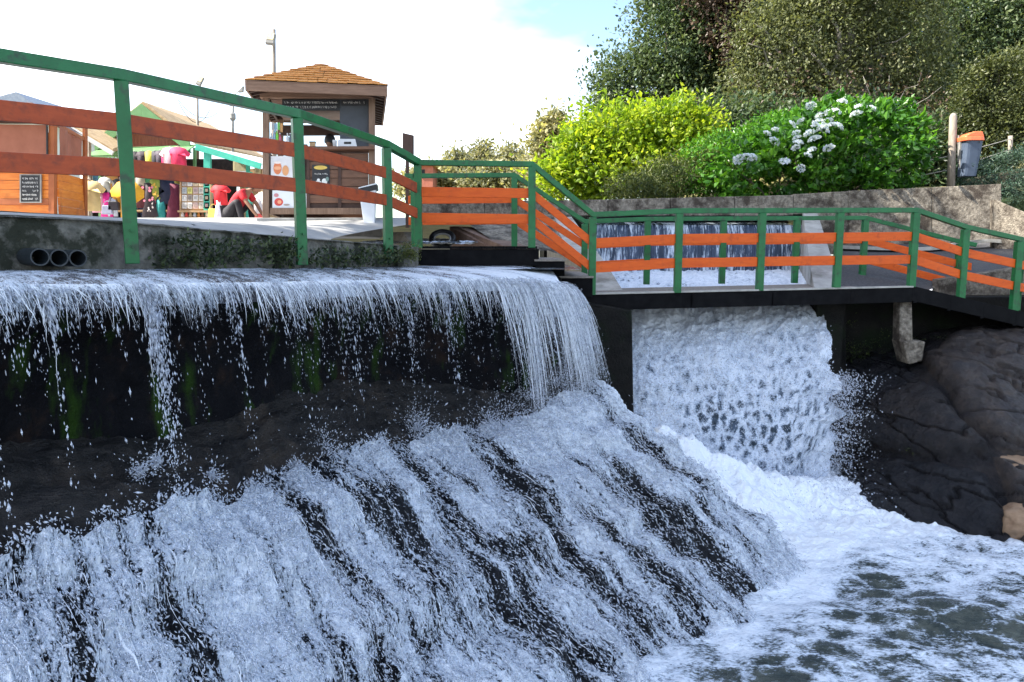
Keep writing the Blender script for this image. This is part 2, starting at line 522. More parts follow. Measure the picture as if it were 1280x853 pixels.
MAT['lamp_metal'] = surface('lamp_grey_metal', (0.20, 0.20, 0.19), (0.32, 0.31, 0.29), 6, 0.5, 0.1, 50)
MAT['lamp_glass'] = surface('floodlight_glass', (0.62, 0.52, 0.28), (0.80, 0.72, 0.48), 30, 0.2, 0.1, 60)
MAT['wire'] = surface('cable', (0.05, 0.045, 0.04), (0.09, 0.08, 0.07), 6, 0.6, 0)
MAT['fence_post'] = surface('grey_round_post', (0.20, 0.165, 0.13), (0.36, 0.31, 0.26), 5, 0.8, 0.35, 50, stretch=(8, 8, 1))
MAT['bin_grey'] = surface('bin_blue_grey_plastic', (0.055, 0.075, 0.115), (0.07, 0.095, 0.14), 4, 0.45, 0.06, 60)
MAT['bin_orange'] = surface('bin_orange_lid', (0.72, 0.14, 0.05), (0.80, 0.18, 0.07), 4, 0.4, 0.05, 60)
MAT['bark'] = surface('bark', (0.055, 0.045, 0.035), (0.13, 0.11, 0.09), 6, 0.9, 0.8, 30, stretch=(4, 4, 1), bdist=0.04)
MAT['twig'] = surface('pale_twig', (0.20, 0.185, 0.16), (0.34, 0.32, 0.29), 8, 0.9, 0.2, 50)
MAT['brick_house'] = surface('red_house_wall', (0.38, 0.12, 0.08), (0.50, 0.18, 0.12), 4, 0.8, 0.2, 50)
MAT['skin'] = surface('skin', (0.30, 0.16, 0.10), (0.38, 0.21, 0.14), 8, 0.55, 0.05, 80)
MAT['hair'] = surface('dark_hair', (0.008, 0.007, 0.007), (0.02, 0.017, 0.016), 30, 0.5, 0.4, 120)
MAT['glass_dark'] = surface('dark_glass', (0.02, 0.025, 0.03), (0.04, 0.045, 0.05), 4, 0.1, 0)

G_ = lambda *c: c
MAT['leaf_dark'] = leaf_mat('dark_green_leaves', [(0.0, (0.026, 0.050, 0.026)), (0.5, (0.070, 0.108, 0.048)), (1.0, (0.14, 0.18, 0.075))], 0.35)
MAT['leaf_olive'] = leaf_mat('olive_leaves', [(0.0, (0.055, 0.068, 0.034)), (0.5, (0.12, 0.14, 0.062)), (1.0, (0.21, 0.225, 0.10))], 0.4)
MAT['leaf_brown'] = leaf_mat('dry_brown_leaves', [(0.0, (0.05, 0.032, 0.022)), (1.0, (0.13, 0.09, 0.065))], 0.2)
MAT['leaf_yellow'] = leaf_mat('yellow_green_leaves', [(0.0, (0.08, 0.15, 0.012)), (0.5, (0.22, 0.33, 0.020)), (1.0, (0.44, 0.50, 0.035))], 0.5)
MAT['leaf_bright'] = leaf_mat('bright_green_leaves', [(0.0, (0.022, 0.080, 0.010)), (0.5, (0.060, 0.185, 0.016)), (1.0, (0.125, 0.29, 0.022))], 0.4, 0.35, 0.5)
MAT['leaf_shrub'] = leaf_mat('shrub_leaves', [(0.0, (0.022, 0.032, 0.012)), (0.5, (0.065, 0.080, 0.025)), (1.0, (0.13, 0.145, 0.045))], 0.3)
MAT['leaf_blue'] = leaf_mat('blue_green_ground_cover', [(0.0, (0.015, 0.035, 0.022)), (0.5, (0.040, 0.080, 0.050)), (1.0, (0.10, 0.15, 0.105))], 0.25)
MAT['leaf_far'] = leaf_mat('far_tree_leaves', [(0.0, (0.14, 0.15, 0.09)), (0.5, (0.27, 0.26, 0.14)), (1.0, (0.42, 0.38, 0.19))], 0.4)
MAT['leaf_weed'] = leaf_mat('weed_leaves', [(0.0, (0.012, 0.020, 0.010)), (0.5, (0.03, 0.05, 0.02)), (1.0, (0.10, 0.13, 0.05))], 0.25)
MAT['leaf_moss'] = leaf_mat('moss_leaves', [(0.0, (0.015, 0.03, 0.006)), (0.6, (0.06, 0.085, 0.018)), (1.0, (0.15, 0.17, 0.05))], 0.3)
MAT['petal'] = leaf_mat('pale_blue_petals', [(0.0, (0.48, 0.55, 0.70)), (0.6, (0.66, 0.70, 0.80)), (1.0, (0.80, 0.82, 0.86))], 0.3)

MAT['w_slope'] = water_mat('cascade_white_water', 15, 2.8, (0.003, 0.0035, 0.005), gain=0.78, soft=0.06, rough_dark=0.35, dark2=(0.020, 0.022, 0.026), spec=0.18)
MAT['w_crest'] = water_mat('crest_water', 16, 4, (0.055, 0.055, 0.065), gain=0.9, soft=0.08, rough_dark=0.12)
MAT['w_veil'] = water_mat('veil_water', 22, 3.0, (0.05, 0.055, 0.06), gain=1.0, soft=0.10, veil=True, fine=0.9)
MAT['w_chute'] = water_mat('chute_white_water', 6, 6, (0.035, 0.050, 0.065), gain=0.9, soft=0.12, white=(0.78, 0.84, 0.93), cells=(7.0, 4.5, 0.40, 0.80), dark2=(0.10, 0.14, 0.20))
MAT['w_curtain'] = water_mat('weir_curtain_water', 14, 0.9, (0.030, 0.045, 0.075), gain=0.9, soft=0.08, fine=0.5, dark2=(0.08, 0.11, 0.17))
MAT['w_pool'] = water_mat('pool_water', 4, 5, (0.030, 0.042, 0.038), gain=1.0, soft=0.12, white=(0.82, 0.87, 0.93), cells=(2.4, 3.6, 0.30, 0.40), rough_dark=0.10, dark2=(0.085, 0.095, 0.075))
MAT['w_still'] = water_mat('stream_water', 3, 3, (0.03, 0.035, 0.035), gain=0.8, soft=0.1, rough_dark=0.06)
def _drop():
    m, nt, b = _new('water_drops')
    b.inputs['Base Color'].default_value = (0.76, 0.82, 0.92, 1)
    b.inputs['Roughness'].default_value = 0.25
    b.inputs['IOR'].default_value = 1.33
    b.inputs['Transmission Weight'].default_value = 0.45
    return m
MAT['drop'] = _drop()
def _strand():
    m, nt, b = _new('white_strands')
    b.inputs['Base Color'].default_value = (0.82, 0.87, 0.93, 1)
    b.inputs['Roughness'].default_value = 0.3
    b.inputs['IOR'].default_value = 1.33
    b.inputs['Transmission Weight'].default_value = 0.2
    return m
MAT['strand'] = _strand()

_paint = {}
def paint(rgb, rough=0.7):
    key = (tuple(rgb), rough)
    if key not in _paint:
        _paint[key] = surface('cloth_%d' % len(_paint), rgb, tuple(min(1, x * 1.25 + 0.01) for x in rgb), 7, rough, 0.15, 90)
    return _paint[key]
# ---------------------------------------------------------------- the fall on the left: crest, wall, rock slope, white water
C_PX = [(-140, 339, 4.15), (0, 338, 4.83), (155, 337, 5.55), (280, 336.5, 6.3), (372, 336, 7.1), (470, 335, 8.5), (560, 333.5, 9.45), (640, 333.5, 9.5), (688, 338, 9.3)]
L_PX = [(-140, 352, 3.1), (0, 350, 3.6), (155, 350, 4.25), (280, 349, 4.95), (372, 348, 5.6), (470, 347, 6.6), (560, 346, 7.5), (640, 346, 8.0), (702, 354, 8.5)]
B_PX = [(-140, 575, 3.6), (0, 560, 4.0), (155, 545, 4.7), (280, 530, 5.4), (372, 497, 6.2), (470, 482, 7.3), (560, 490, 8.0), (640, 492, 8.4), (705, 462, 8.75)]
S_PX = [(-140, 700, 3.0), (0, 665, 3.4), (155, 640, 3.95), (280, 612, 4.75), (372, 585, 5.5), (470, 555, 6.6), (560, 542, 7.3), (640, 530, 7.8), (738, 478, 8.5)]
NX = [(0.86, -0.51), (0.86, -0.51), (0.86, -0.51), (0.86, -0.51), (0.85, -0.53), (0.82, -0.57), (0.80, -0.60), (0.86, -0.51), (0.97, -0.25)]
DX = [(0.72, -0.69), (0.74, -0.67), (0.75, -0.66), (0.77, -0.64), (0.78, -0.63), (0.80, -0.60), (0.82, -0.57), (0.86, -0.50), (0.92, -0.40)]
RUN = [2.1, 2.2, 2.3, 2.35, 2.45, 2.6, 2.7, 2.65, 2.45]
Cp = [U(*q) for q in C_PX]
Lp = [U(*q) for q in L_PX]
Bp = [U(*q) for q in B_PX]
Sp = [U(*q) for q in S_PX]
Np = [Vector((a, b, 0)).normalized() for a, b in NX]
Dp = [Vector((a, b, 0)).normalized() for a, b in DX]

# wall face under the lip
rows = []
for k in range(9):
    top = Lp[k] - Np[k] * 0.30 - Vector((0, 0, 0.07))
    under = Cp[k] * 0.5 + Lp[k] * 0.5 - Vector((0, 0, 0.10))
    rows.append([under, top, top.lerp(Bp[k], 0.35) - Np[k] * 0.04, top.lerp(Bp[k], 0.7) - Np[k] * 0.05, Bp[k] - Vector((0, 0, 0.08))])
G = surf(rows, 220, 110)
n = grid_normals(G)
fl = np.stack([arc(G, 0), arc(G, 1), np.zeros(G.shape[:2])], -1)
h = (fbm(G * 3.0, 5) - 0.5) * 0.16 + (fbm(G * np.array([9, 9, 3.0]), 4) - 0.5) * 0.07
G2 = G + n * h[..., None]
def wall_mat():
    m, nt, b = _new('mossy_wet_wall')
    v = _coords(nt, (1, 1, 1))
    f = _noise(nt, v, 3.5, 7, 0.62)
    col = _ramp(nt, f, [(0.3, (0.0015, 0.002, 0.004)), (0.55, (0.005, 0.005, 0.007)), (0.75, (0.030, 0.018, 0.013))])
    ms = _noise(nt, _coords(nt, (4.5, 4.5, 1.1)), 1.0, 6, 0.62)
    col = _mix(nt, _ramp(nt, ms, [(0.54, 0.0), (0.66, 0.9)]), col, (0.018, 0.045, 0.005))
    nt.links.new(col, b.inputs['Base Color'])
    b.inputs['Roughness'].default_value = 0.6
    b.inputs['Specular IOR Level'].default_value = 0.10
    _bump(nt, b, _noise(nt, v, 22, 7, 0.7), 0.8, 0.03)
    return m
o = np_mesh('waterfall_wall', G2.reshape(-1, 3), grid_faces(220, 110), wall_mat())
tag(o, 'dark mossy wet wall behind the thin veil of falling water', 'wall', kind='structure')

# rock slope: shelf at the wall base and the long slope below it
rows, wrows = [], []
for k in range(9):
    s1, d = Sp[k], Dp[k]
    total = s1.z + 0.12
    run = RUN[k]
    rr = [Bp[k] - Np[k] * 0.25 + Vector((0, 0, 0.05)), Bp[k], Bp[k].lerp(s1, 0.5) + Vector((0, 0, 0.03)), s1]
    for f in (0.17, 0.34, 0.5, 0.67, 0.84, 1.0):
        rr.append(s1 + d * (run * f) - Vector((0, 0, total * f ** 1.08)))
    rows.append(rr)
NU, NV = 430, 400
G = surf(rows, NU, NV)
n = grid_normals(G)
n[n[..., 2] < 0] *= -1
A0, A1 = arc(G, 0), arc(G, 1)
flow = np.stack([A0, A1, np.zeros_like(A0)], -1)
fu = np.linspace(0, 1, NU)[:, None] * np.ones((1, NV))
fv = np.linspace(0, 9, NV)[None, :] * np.ones((NU, 1))          # 3 is the top of the white water
lump = (fbm(G * 1.6, 4) - 0.5) * 0.30 + (fbm(flow * np.array([5.0, 1.3, 1]), 4) - 0.5) * 0.16
lump *= 0.35 + 0.65 * sstep(0.8, 3.4, fv)
step = np.abs(((A1 * 1.55 + fbm(flow * 0.9, 3) * 2.2) % 1.0) - 0.5) * 0.14
fine = (fbm(G * 14, 4) - 0.5) * 0.05
GR = G + n * (lump + step + fine)[..., None]
sel = (slice(None, None, 2), slice(None, None, 2))
gr = GR[sel]
o = np_mesh('rock_slope', gr.reshape(-1, 3), grid_faces(gr.shape[0], gr.shape[1]), MAT['rock_shelf'])
tag(o, 'dark wet rock shelf and slope under the left cascade', 'rock', kind='structure')

# white water running down the slope
NUW, NVW = 560, 520
GW = surf(rows, NUW, NVW)
nW = grid_normals(GW)
nW[nW[..., 2] < 0] *= -1
a0, a1 = arc(GW, 0), arc(GW, 1)
fW = np.stack([a0, a1, np.zeros_like(a0)], -1)
fuW = np.linspace(0, 1, NUW)[:, None] * np.ones((1, NVW))
fvW = np.linspace(0, 9, NVW)[None, :] * np.ones((NUW, 1))
lumpW = (fbm(GW * 1.6, 4) - 0.5) * 0.30 + (fbm(fW * np.array([5.0, 1.3, 1]), 4) - 0.5) * 0.16
lumpW *= 0.35 + 0.65 * sstep(0.8, 3.4, fvW)
stepW = np.abs(((a1 * 1.55 + fbm(fW * 0.9, 3) * 2.2) % 1.0) - 0.5) * 0.14
bands = fbm(fW * np.array([3.7, 0.6, 1]) + 3.1, 3)
mid = fbm(fW * np.array([11.0, 1.6, 1]) + 9.7, 4)
foam = 0.49 + (bands - 0.5) * 1.45 + (mid - 0.5) * 1.0
foam += 0.16 * np.exp(-((fvW - 3.45) / 0.55) ** 2) + 0.05
foam += 0.10 * np.exp(-((fvW - 4.2) / 1.2) ** 2) * (1 - sstep(0.1, 0.3, fuW))
foam += 0.26 * sstep(0.78, 0.93, fuW) * np.exp(-((fvW - 3.6) / 1.0) ** 2)      # where the thick end of the veil lands
foam -= 0.08 * sstep(0.92, 0.99, fuW) * sstep(4.2, 6.0, fvW)                     # thinner over the rock nose at the end
foam += 0.10 * sstep(7.6, 9.0, fvW)
foam = np.clip(foam, 0.10, 0.735)
spl = fbm(fW * np.array([40, 9, 1]), 4)
spl2 = fbm(fW * np.array([90, 42, 1]) + 5, 3)
thick = 0.018 + 0.055 * sstep(0.35, 0.9, foam) + (spl - 0.5) * 0.085 * foam + (spl2 - 0.5) * 0.055 * (0.3 + foam)
GWW = GW + nW * (lumpW + stepW + thick)[..., None]
edge = 3.0 + 0.42 * (1 - sstep(0.15, 0.55, fuW)) + (fbm(fW * np.array([3.2, 0.2, 1]), 4) - 0.5) * 0.75
keep = (fvW > edge)
o = np_mesh('cascade_water', GWW.reshape(-1, 3), grid_faces(NUW, NVW, keep), MAT['w_slope'], attrs={'foam': foam.ravel(), 'flow': fW.reshape(-1, 3)})
tag(o, 'broken white water streaming down the left rock slope', 'water', kind='structure')

def octas(name, P, D, L, R, label, cat='spray'):
    """stretched eight-sided drops at P, long axis D (unit), half length L, radius R"""
    P, D = np.asarray(P), np.asarray(D)
    N = len(P)
    ref = np.tile(np.array([[0.31, 0.67, 0.41]]), (N, 1))
    S = np.cross(D, ref)
    S /= np.linalg.norm(S, axis=1, keepdims=True) + 1e-9
    T = np.cross(D, S)
    V = np.stack([P + D * L[:, None], P - D * L[:, None], P + S * R[:, None], P + T * R[:, None], P - S * R[:, None], P - T * R[:, None]], 1)
    f = np.array([[0, 2, 3], [0, 3, 4], [0, 4, 5], [0, 5, 2], [1, 3, 2], [1, 4, 3], [1, 5, 4], [1, 2, 5]])
    F = (np.arange(N)[:, None, None] * 6 + f[None]).reshape(-1, 3)
    o = np_mesh(name, V.reshape(-1, 3), F, MAT['drop'], smooth=True)
    return tag(o, label, cat, kind='stuff')

def unit(a):
    return a / (np.linalg.norm(a, axis=-1, keepdims=True) + 1e-9)

# drops thrown up over the slope
N = 64000
iu = RNG.integers(2, NUW - 2, N * 3)
iv = RNG.integers(int(NVW * 2.9 / 9), NVW - 2, N * 3)
w = (0.12 + foam[iu, iv] ** 1.5) * (fvW[iu, iv] > edge[iu, iv] - 0.12)
pick = RNG.random(N * 3) < w * 0.75
iu, iv = iu[pick][:N], iv[pick][:N]
hgt = RNG.gamma(1.1, 0.022, len(iu))
P = GWW[iu, iv] + nW[iu, iv] * hgt[:, None] + RNG.normal(0, 0.008, (len(iu), 3))
D = unit(unit(np.gradient(GW, axis=1))[iu, iv] + RNG.normal(0, 0.45, (len(iu), 3)))
dist = np.linalg.norm(P - np.array([0, 0, EYE]), axis=1)
R = (RNG.gamma(3.0, 0.00062, len(iu)) + 0.0007) * (0.75 + 0.16 * dist)
octas('cascade_spray', P, D, R * RNG.uniform(1.2, 4.5, len(iu)), R, 'white spray drops leaping off the left cascade')

def ribbons(name, paths, widths, label, cat='water', mat=None, lift=0.35):
    """paths (n, m, 3): thin tent-shaped strands of water, tapering at both ends; side vector across the view"""
    n_, m_ = paths.shape[:2]
    T = unit(np.gradient(paths, axis=1))
    view = unit(np.array([0, 0, EYE]) - paths)
    S = unit(np.cross(T, view))
    f = np.linspace(0, 1, m_)
    taper = np.minimum(1, np.minimum(f * 5 + 0.15, (1 - f) * 2.2 + 0.05))
    w = widths[:, None] * taper[None, :]
    w = w * (0.6 + 0.8 * RNG.random((n_, m_)))
    L = paths - S * w[..., None]
    Rr = paths + S * w[..., None]
    Cc = paths + view * (w * lift)[..., None]
    V = np.stack([L, Cc, Rr], 2)                       # n, m, 3, 3
    idx = np.arange(n_ * m_ * 3).reshape(n_, m_, 3)
    q1 = np.stack([idx[:, :-1, 0], idx[:, 1:, 0], idx[:, 1:, 1], idx[:, :-1, 1]], -1)
    q2 = np.stack([idx[:, :-1, 1], idx[:, 1:, 1], idx[:, 1:, 2], idx[:, :-1, 2]], -1)
    F = np.concatenate([q1.reshape(-1, 4), q2.reshape(-1, 4)], 0)
    o = np_mesh(name, V.reshape(-1, 3), F, mat or MAT['strand'], smooth=True)
    return tag(o, label, cat, kind='stuff')

# connected strands running down the slope
m = 3200
iu = RNG.integers(3, NUW - 4, m * 3)
iv = RNG.integers(int(NVW * 3.05 / 9), NVW - 60, m * 3)
w = (0.25 + foam[iu, iv]) * (fvW[iu, iv] > edge[iu, iv] + 0.02)
ok = np.nonzero(RNG.random(m * 3) < w)[0][:m]
iu, iv = iu[ok].astype(float), iv[ok].astype(float)
m = len(iu)
ln = np.clip(RNG.gamma(1.5, 7.0, m), 4, 45)
seg = 9
ff = np.linspace(0, 1, seg)
cu = iu[:, None] + np.cumsum(RNG.normal(0, 0.28, (m, seg)), 1) + RNG.normal(0, 1.3, m)[:, None] * ff[None, :]
cv = iv[:, None] + ln[:, None] * ff[None, :]
a_ = np.clip(cu, 0, NUW - 1).round().astype(int)
b_ = np.clip(cv, 0, NVW - 1).round().astype(int)
arch = RNG.gamma(1.2, 0.008, m)[:, None] * np.sin(np.pi * ff)[None, :] + 0.006
paths = GWW[a_, b_] + nW[a_, b_] * arch[..., None]
paths[:, 1:-1] = 0.25 * paths[:, :-2] + 0.5 * paths[:, 1:-1] + 0.25 * paths[:, 2:]
ribbons('cascade_strands', paths, RNG.gamma(1.5, 0.0006, m) + 0.0004, 'thin white strands of water streaking down the left cascade')

# crest: a sheet that slides over the rounded lip
rows = []
for k in range(9):
    over = Lp[k] + Np[k] * 0.10 - Vector((0, 0, 0.05))
    rr = [Cp[k] + (Cp[k] - Lp[k]).normalized() * 0.35 * (1.0 if k < 5 else 3.5), Cp[k], Cp[k].lerp(Lp[k], 0.5) + Vector((0, 0, 0.008)), Lp[k] - Vector((0, 0, 0.005)), over,
          Lp[k] + Np[k] * 0.16 - Vector((0, 0, 0.15))]
    for q in (0, 1):
        rr[q].z = Cp[k].z
    rows.append(rr)
NA, NB = 620, 90
G = surf(rows, NA, NB)
n = grid_normals(G)
n[n[..., 2] < 0] *= -1
fl = np.stack([arc(G, 0), arc(G, 1), np.zeros(G.shape[:2])], -1)
fv = np.linspace(0, 5, NB)[None, :] * np.ones((NA, 1))
fu = np.linspace(0, 1, NA)[:, None] * np.ones((1, NB))
rip = (fbm(fl * np.array([22, 4, 1]), 4) - 0.5) * 0.030 * sstep(1.4, 3.2, fv) + (fbm(fl * np.array([6, 6, 1]), 3) - 0.5) * 0.008
foam = 0.50 + 0.06 * sstep(1.8, 3.4, fv) + (fbm(fl * np.array([5, 1.0, 1]), 3) - 0.5) * 0.6 + 0.20 * sstep(0.55, 0.9, fu) * sstep(0.8, 2.0, fv)
foam -= 0.16 * sstep(3.6, 5.0, fv) * (1 - 0.5 * sstep(0.6, 0.9, fu))
o = np_mesh('crest_water', (G + n * rip[..., None]).reshape(-1, 3), grid_faces(NA, NB), MAT['w_crest'], attrs={'foam': np.clip(foam, 0, 1).ravel(), 'flow': fl.reshape(-1, 3)})
tag(o, 'sheet of water sliding over the rounded crest of the left fall', 'water', kind='structure')

# falling veil: real strands and drops on ballistic paths, thinner on the left, thick at the right end
def lip_at(t):
    """t in 0..8 -> start point, out direction, fall height (arrays)"""
    k = np.clip(np.floor(t).astype(int), 0, 7)
    f = (t - k)[:, None]
    L = cat_rom(np.array([tuple(p) for p in Lp]), 801)
    Nn = cat_rom(np.array([tuple(p) for p in Np]), 801)
    S = cat_rom(np.array([tuple(p) for p in Sp]), 801)
    B = cat_rom(np.array([tuple(p) for p in Bp]), 801)
    i = np.clip((t * 100).astype(int), 0, 800)
    return L[i], unit(Nn[i]), L[i][:, 2] - (B[i][:, 2] * 0.6 + S[i][:, 2] * 0.4)

def strand_drops(t, f0, f1, v0, size, n_each, jit):
    """drops along n_each points between fall fractions f0..f1 of each strand"""
    L, Nn, H = lip_at(t)
    m = len(t)
    q = RNG.random((m, n_each)) * (f1 - f0)[:, None] + f0[:, None]
    fall = q * H[:, None]
    tt = np.sqrt(2 * np.maximum(fall, 0.0005) / 9.81)
    out = v0[:, None] * tt
    P = L[:, None, :] + Nn[:, None, :] * (0.11 + out)[..., None]
    P[..., 2] -= 0.03 + fall
    P = P + RNG.normal(0, 1, P.shape) * jit
    vel = Nn[:, None, :] * np.maximum(v0, 0.05)[:, None, None] + np.zeros_like(P)
    vel[..., 2] -= 9.81 * tt
    D = unit(vel + RNG.normal(0, 0.12, vel.shape))
    s = size * RNG.gamma(3.0, 0.33, q.shape)
    return P.reshape(-1, 3), D.reshape(-1, 3), s.ravel(), fall.ravel()

Ps, Ds, Ss, Fs = [], [], [], []
def add_strands(m, tlo, thi, flen, v0, size, n_each, jit, bias=1.0):
    t = tlo + (thi - tlo) * RNG.random(m)
    dens = vnoise(np.stack([t * 6.0, np.zeros(m), np.full(m, 0.5)], -1))
    f1 = np.clip(RNG.exponential(flen, m) * (0.35 + 1.3 * dens ** bias), 0.03, 1.0)
    a, b, c, e = strand_drops(t, np.zeros(m), f1, np.full(m, v0) * RNG.uniform(0.6, 1.3, m), size, n_each, jit)
    Ps.append(a); Ds.append(b); Ss.append(c); Fs.append(e)
add_strands(1100, 0.0, 8.0, 0.12, 0.55, 0.0016, 12, 0.005)
add_strands(500, 3.3, 8.0, 0.17, 0.75, 0.0018, 16, 0.007)
add_strands(150, 3.5, 7.0, 0.35, 0.75, 0.0018, 16, 0.008)
add_strands(460, 6.5, 8.0, 0.75, 0.85, 0.0021, 30, 0.016)
add_strands(170, 7.5, 8.0, 1.6, 0.80, 0.0024, 44, 0.012)
add_strands(60, 0.0, 6.5, 0.7, 0.45, 0.0022, 16, 0.010)
for tc_, wd, m, fl_ in ((1.22, 0.02, 16, 0.5), (2.03, 0.04, 46, 0.7), (2.10, 0.025, 22, 0.95), (2.9, 0.01, 8, 0.6), (6.98, 0.035, 140, 1.6), (4.35, 0.02, 9, 0.8), (5.2, 0.02, 12, 0.7), (5.75, 0.02, 16, 0.9), (0.55, 0.02, 12, 0.5)):
    add_strands(m, tc_ - wd, tc_ + wd, fl_, 0.5, 0.0030, 26, 0.008)
P, D, S, Fz = np.concatenate(Ps), np.concatenate(Ds), np.concatenate(Ss), np.concatenate(Fs)
stretch = np.clip(5.0 - 2.6 * Fz, 1.3, 5.0) * RNG.uniform(0.5, 1.5, len(S))
keep_ = RNG.random(len(S)) < np.where((P[:, 0] < -1.2) & (Fz < 0.12), 0.75, 1.0)
P, D, S, stretch = P[keep_], D[keep_], S[keep_], stretch[keep_]
octas('falling_drops', P, D, S * stretch, S, 'thin veil of falling strands and drops under the crest')

# continuous falling strands that fray into the drops
def fall_strands(m, tlo, thi, flen, v0, wid, wob):
    t = tlo + (thi - tlo) * RNG.random(m)
    L, Nn, H = lip_at(t)
    f1 = np.clip(RNG.exponential(flen, m), 0.03, min(1.0, flen * 3.2))
    seg = 12
    ff = np.linspace(0, 1, seg)[None, :] ** 1.4
    fall = ff * (f1 * H)[:, None]
    tt = np.sqrt(2 * fall / 9.81)
    vv = v0 * RNG.uniform(0.7, 1.25, m)
    P = L[:, None, :] + Nn[:, None, :] * (0.10 + vv[:, None] * tt)[..., None]
    P[..., 2] -= 0.02 + fall
    tang = np.stack([-Nn[:, 1], Nn[:, 0], Nn[:, 2] * 0], -1)
    P = P + tang[:, None, :] * (np.cumsum(RNG.normal(0, wob, (m, seg)), 1) + RNG.normal(0, 0.04, m)[:, None] * ff)[..., None]
    return P, RNG.gamma(2.2, wid, m) + 0.0006
parts = [fall_strands(1500, 0.0, 8.0, 0.07, 0.55, 0.00042, 0.003), fall_strands(800, 3.2, 8.0, 0.10, 0.72, 0.0005, 0.004), fall_strands(300, 6.5, 8.0, 0.45, 0.85, 0.0007, 0.010),
         fall_strands(170, 7.45, 8.0, 1.4, 0.80, 0.0009, 0.010), fall_strands(14, 1.99, 2.12, 0.25, 0.45, 0.0007, 0.006), fall_strands(5, 1.2, 1.25, 0.16, 0.45, 0.0006, 0.006), fall_strands(46, 6.93, 7.04, 1.6, 0.55, 0.0010, 0.004)]
ribbons('falling_strands', np.concatenate([p[0] for p in parts]), np.concatenate([p[1] for p in parts]), 'fine continuous strands of water falling from the crest')

# the thin film between the strands: a torn sheet on the same ballistic path
tv = np.linspace(0, 8, 620)
L_, N_, H_ = lip_at(tv)
qv = np.linspace(0, 1, 80) ** 1.3
fallv = qv[None, :] * np.minimum(H_ * (0.45 + 0.5 * sstep(6.3, 7.6, tv)), 1.3)[:, None]
outv = 0.55 * np.sqrt(2 * fallv / 9.81)
G = L_[:, None, :] + N_[:, None, :] * (0.10 + outv)[..., None]
G[..., 2] -= 0.02 + fallv
fl = np.stack([arc(G, 0), arc(G, 1), np.zeros(G.shape[:2])], -1)
n = grid_normals(G)
G = G + n * ((fbm(fl * np.array([14, 1.5, 1]), 3) - 0.5) * 0.05)[..., None]
fu = np.linspace(0, 1, 620)[:, None] * np.ones((1, 80))
foam = 0.47 - 0.62 * qv[None, :] ** 0.7 + (fbm(fl * np.array([3.0, 0.2, 1]) + 6, 3) - 0.5) * 0.7 + 0.38 * sstep(0.80, 0.95, fu) * (1 - 0.3 * qv[None, :])
o = np_mesh('veil_water', G.reshape(-1, 3), grid_faces(620, 80), MAT['w_veil'], attrs={'foam': np.clip(foam, 0, 0.8).ravel(), 'flow': fl.reshape(-1, 3)})
tag(o, 'torn film of water hanging from the crest of the left fall', 'water', kind='structure')

# splashes where the falling strands strike the shelf
pts = [U(195, 580, 4.35), U(175, 592, 4.25), U(265, 598, 4.7), U(92, 640, 3.8), U(150, 632, 4.0), U(215, 632, 4.3), U(365, 588, 5.5), U(400, 575, 5.9), U(520, 540, 7.1), U(640, 525, 8.0), U(665, 505, 8.2), U(700, 490, 8.4), U(610, 535, 7.7)]
Ps, Ds, Rs = [], [], []
for i, c in enumerate(pts):
    m = 420 if i < 7 else 1500
    spread = 0.05 if i < 7 else 0.16
    d = unit(RNG.normal(0, 1, (m, 3)) + np.array([0.2, -0.2, 0.9]))
    r = RNG.gamma(2.0, spread * 0.5, m)
    Ps.append(np.array(c) + d * r[:, None]); Ds.append(d); Rs.append(RNG.gamma(3.0, 0.0009, m) + 0.0008)
P, D, R = np.concatenate(Ps), np.concatenate(Ds), np.concatenate(Rs)
octas('splash_drops', P, D, R * RNG.uniform(1, 3.0, len(R)), R, 'small splashes bursting on the dark rock shelf')

# ---------------------------------------------------------------- the chute and its weir on the right
left = [(748, 339, 15.9), (759, 352, 14.0), (772, 374, 12.0), (778, 402, 11.0), (776, 436, 10.5), (778, 470, 10.2), (780, 505, 10.0), (782, 548, 9.8), (784, 630, 9.6)]
right = [(1004, 338, 15.9), (1010, 350, 14.0), (1022, 370, 12.0), (1032, 400, 11.0), (1040, 440, 10.5), (1045, 476, 10.25), (1046, 525, 10.1), (1044, 590, 10.0), (1044, 640, 9.9)]
rows = []
for f in (0.0, 0.33, 0.67, 1.0):
    rows.append([U(*l).lerp(U(*r), f) for l, r in zip(left, right)])
NA, NB = 260, 460
G = surf(rows, NA, NB)
n = grid_normals(G)
if n[..., 2].mean() < 0:
    n *= -1
G[..., 0] += ((fbm(np.stack([np.zeros((NA, NB)), np.linspace(0, 26, NB)[None, :] * np.ones((NA, 1)), np.zeros((NA, NB))], -1), 4) - 0.5) * 0.50) * sstep(0.7, 1.0, np.linspace(0, 1, NA))[:, None] * sstep(0.45, 0.6, np.linspace(0, 1, NB))[None, :]
fl = np.stack([arc(G, 0), arc(G, 1), np.zeros(G.shape[:2])], -1)
fv = np.linspace(0, 8, NB)[None, :] * np.ones((NA, 1))
fu = np.linspace(0, 1, NA)[:, None] * np.ones((1, NB))
dis = (fbm(fl * np.array([2.2, 1.8, 1]), 4) - 0.5) * 0.22 * sstep(0.5, 3, fv) + (fbm(fl * np.array([11, 8, 1]), 4) - 0.5) * 0.10
dis += (fbm(fl * np.array([34, 22, 1]), 3) - 0.5) * 0.035
foam = 0.64 + 0.10 * (1 - sstep(3.5, 5.2, fv)) + (fbm(fl * np.array([1.6, 1.2, 1]) + 4, 3) - 0.5) * 0.5
hole = np.exp(-((fu - 0.64) / 0.2) ** 2 - ((fv - 6.35) / 0.65) ** 2) + 0.8 * np.exp(-((fu - 0.32) / 0.08) ** 2 - ((fv - 6.2) / 0.5) ** 2)
hole *= 0.5 + fbm(fl * np.array([3, 2, 1]) + 8, 3)
foam -= 0.30 * hole
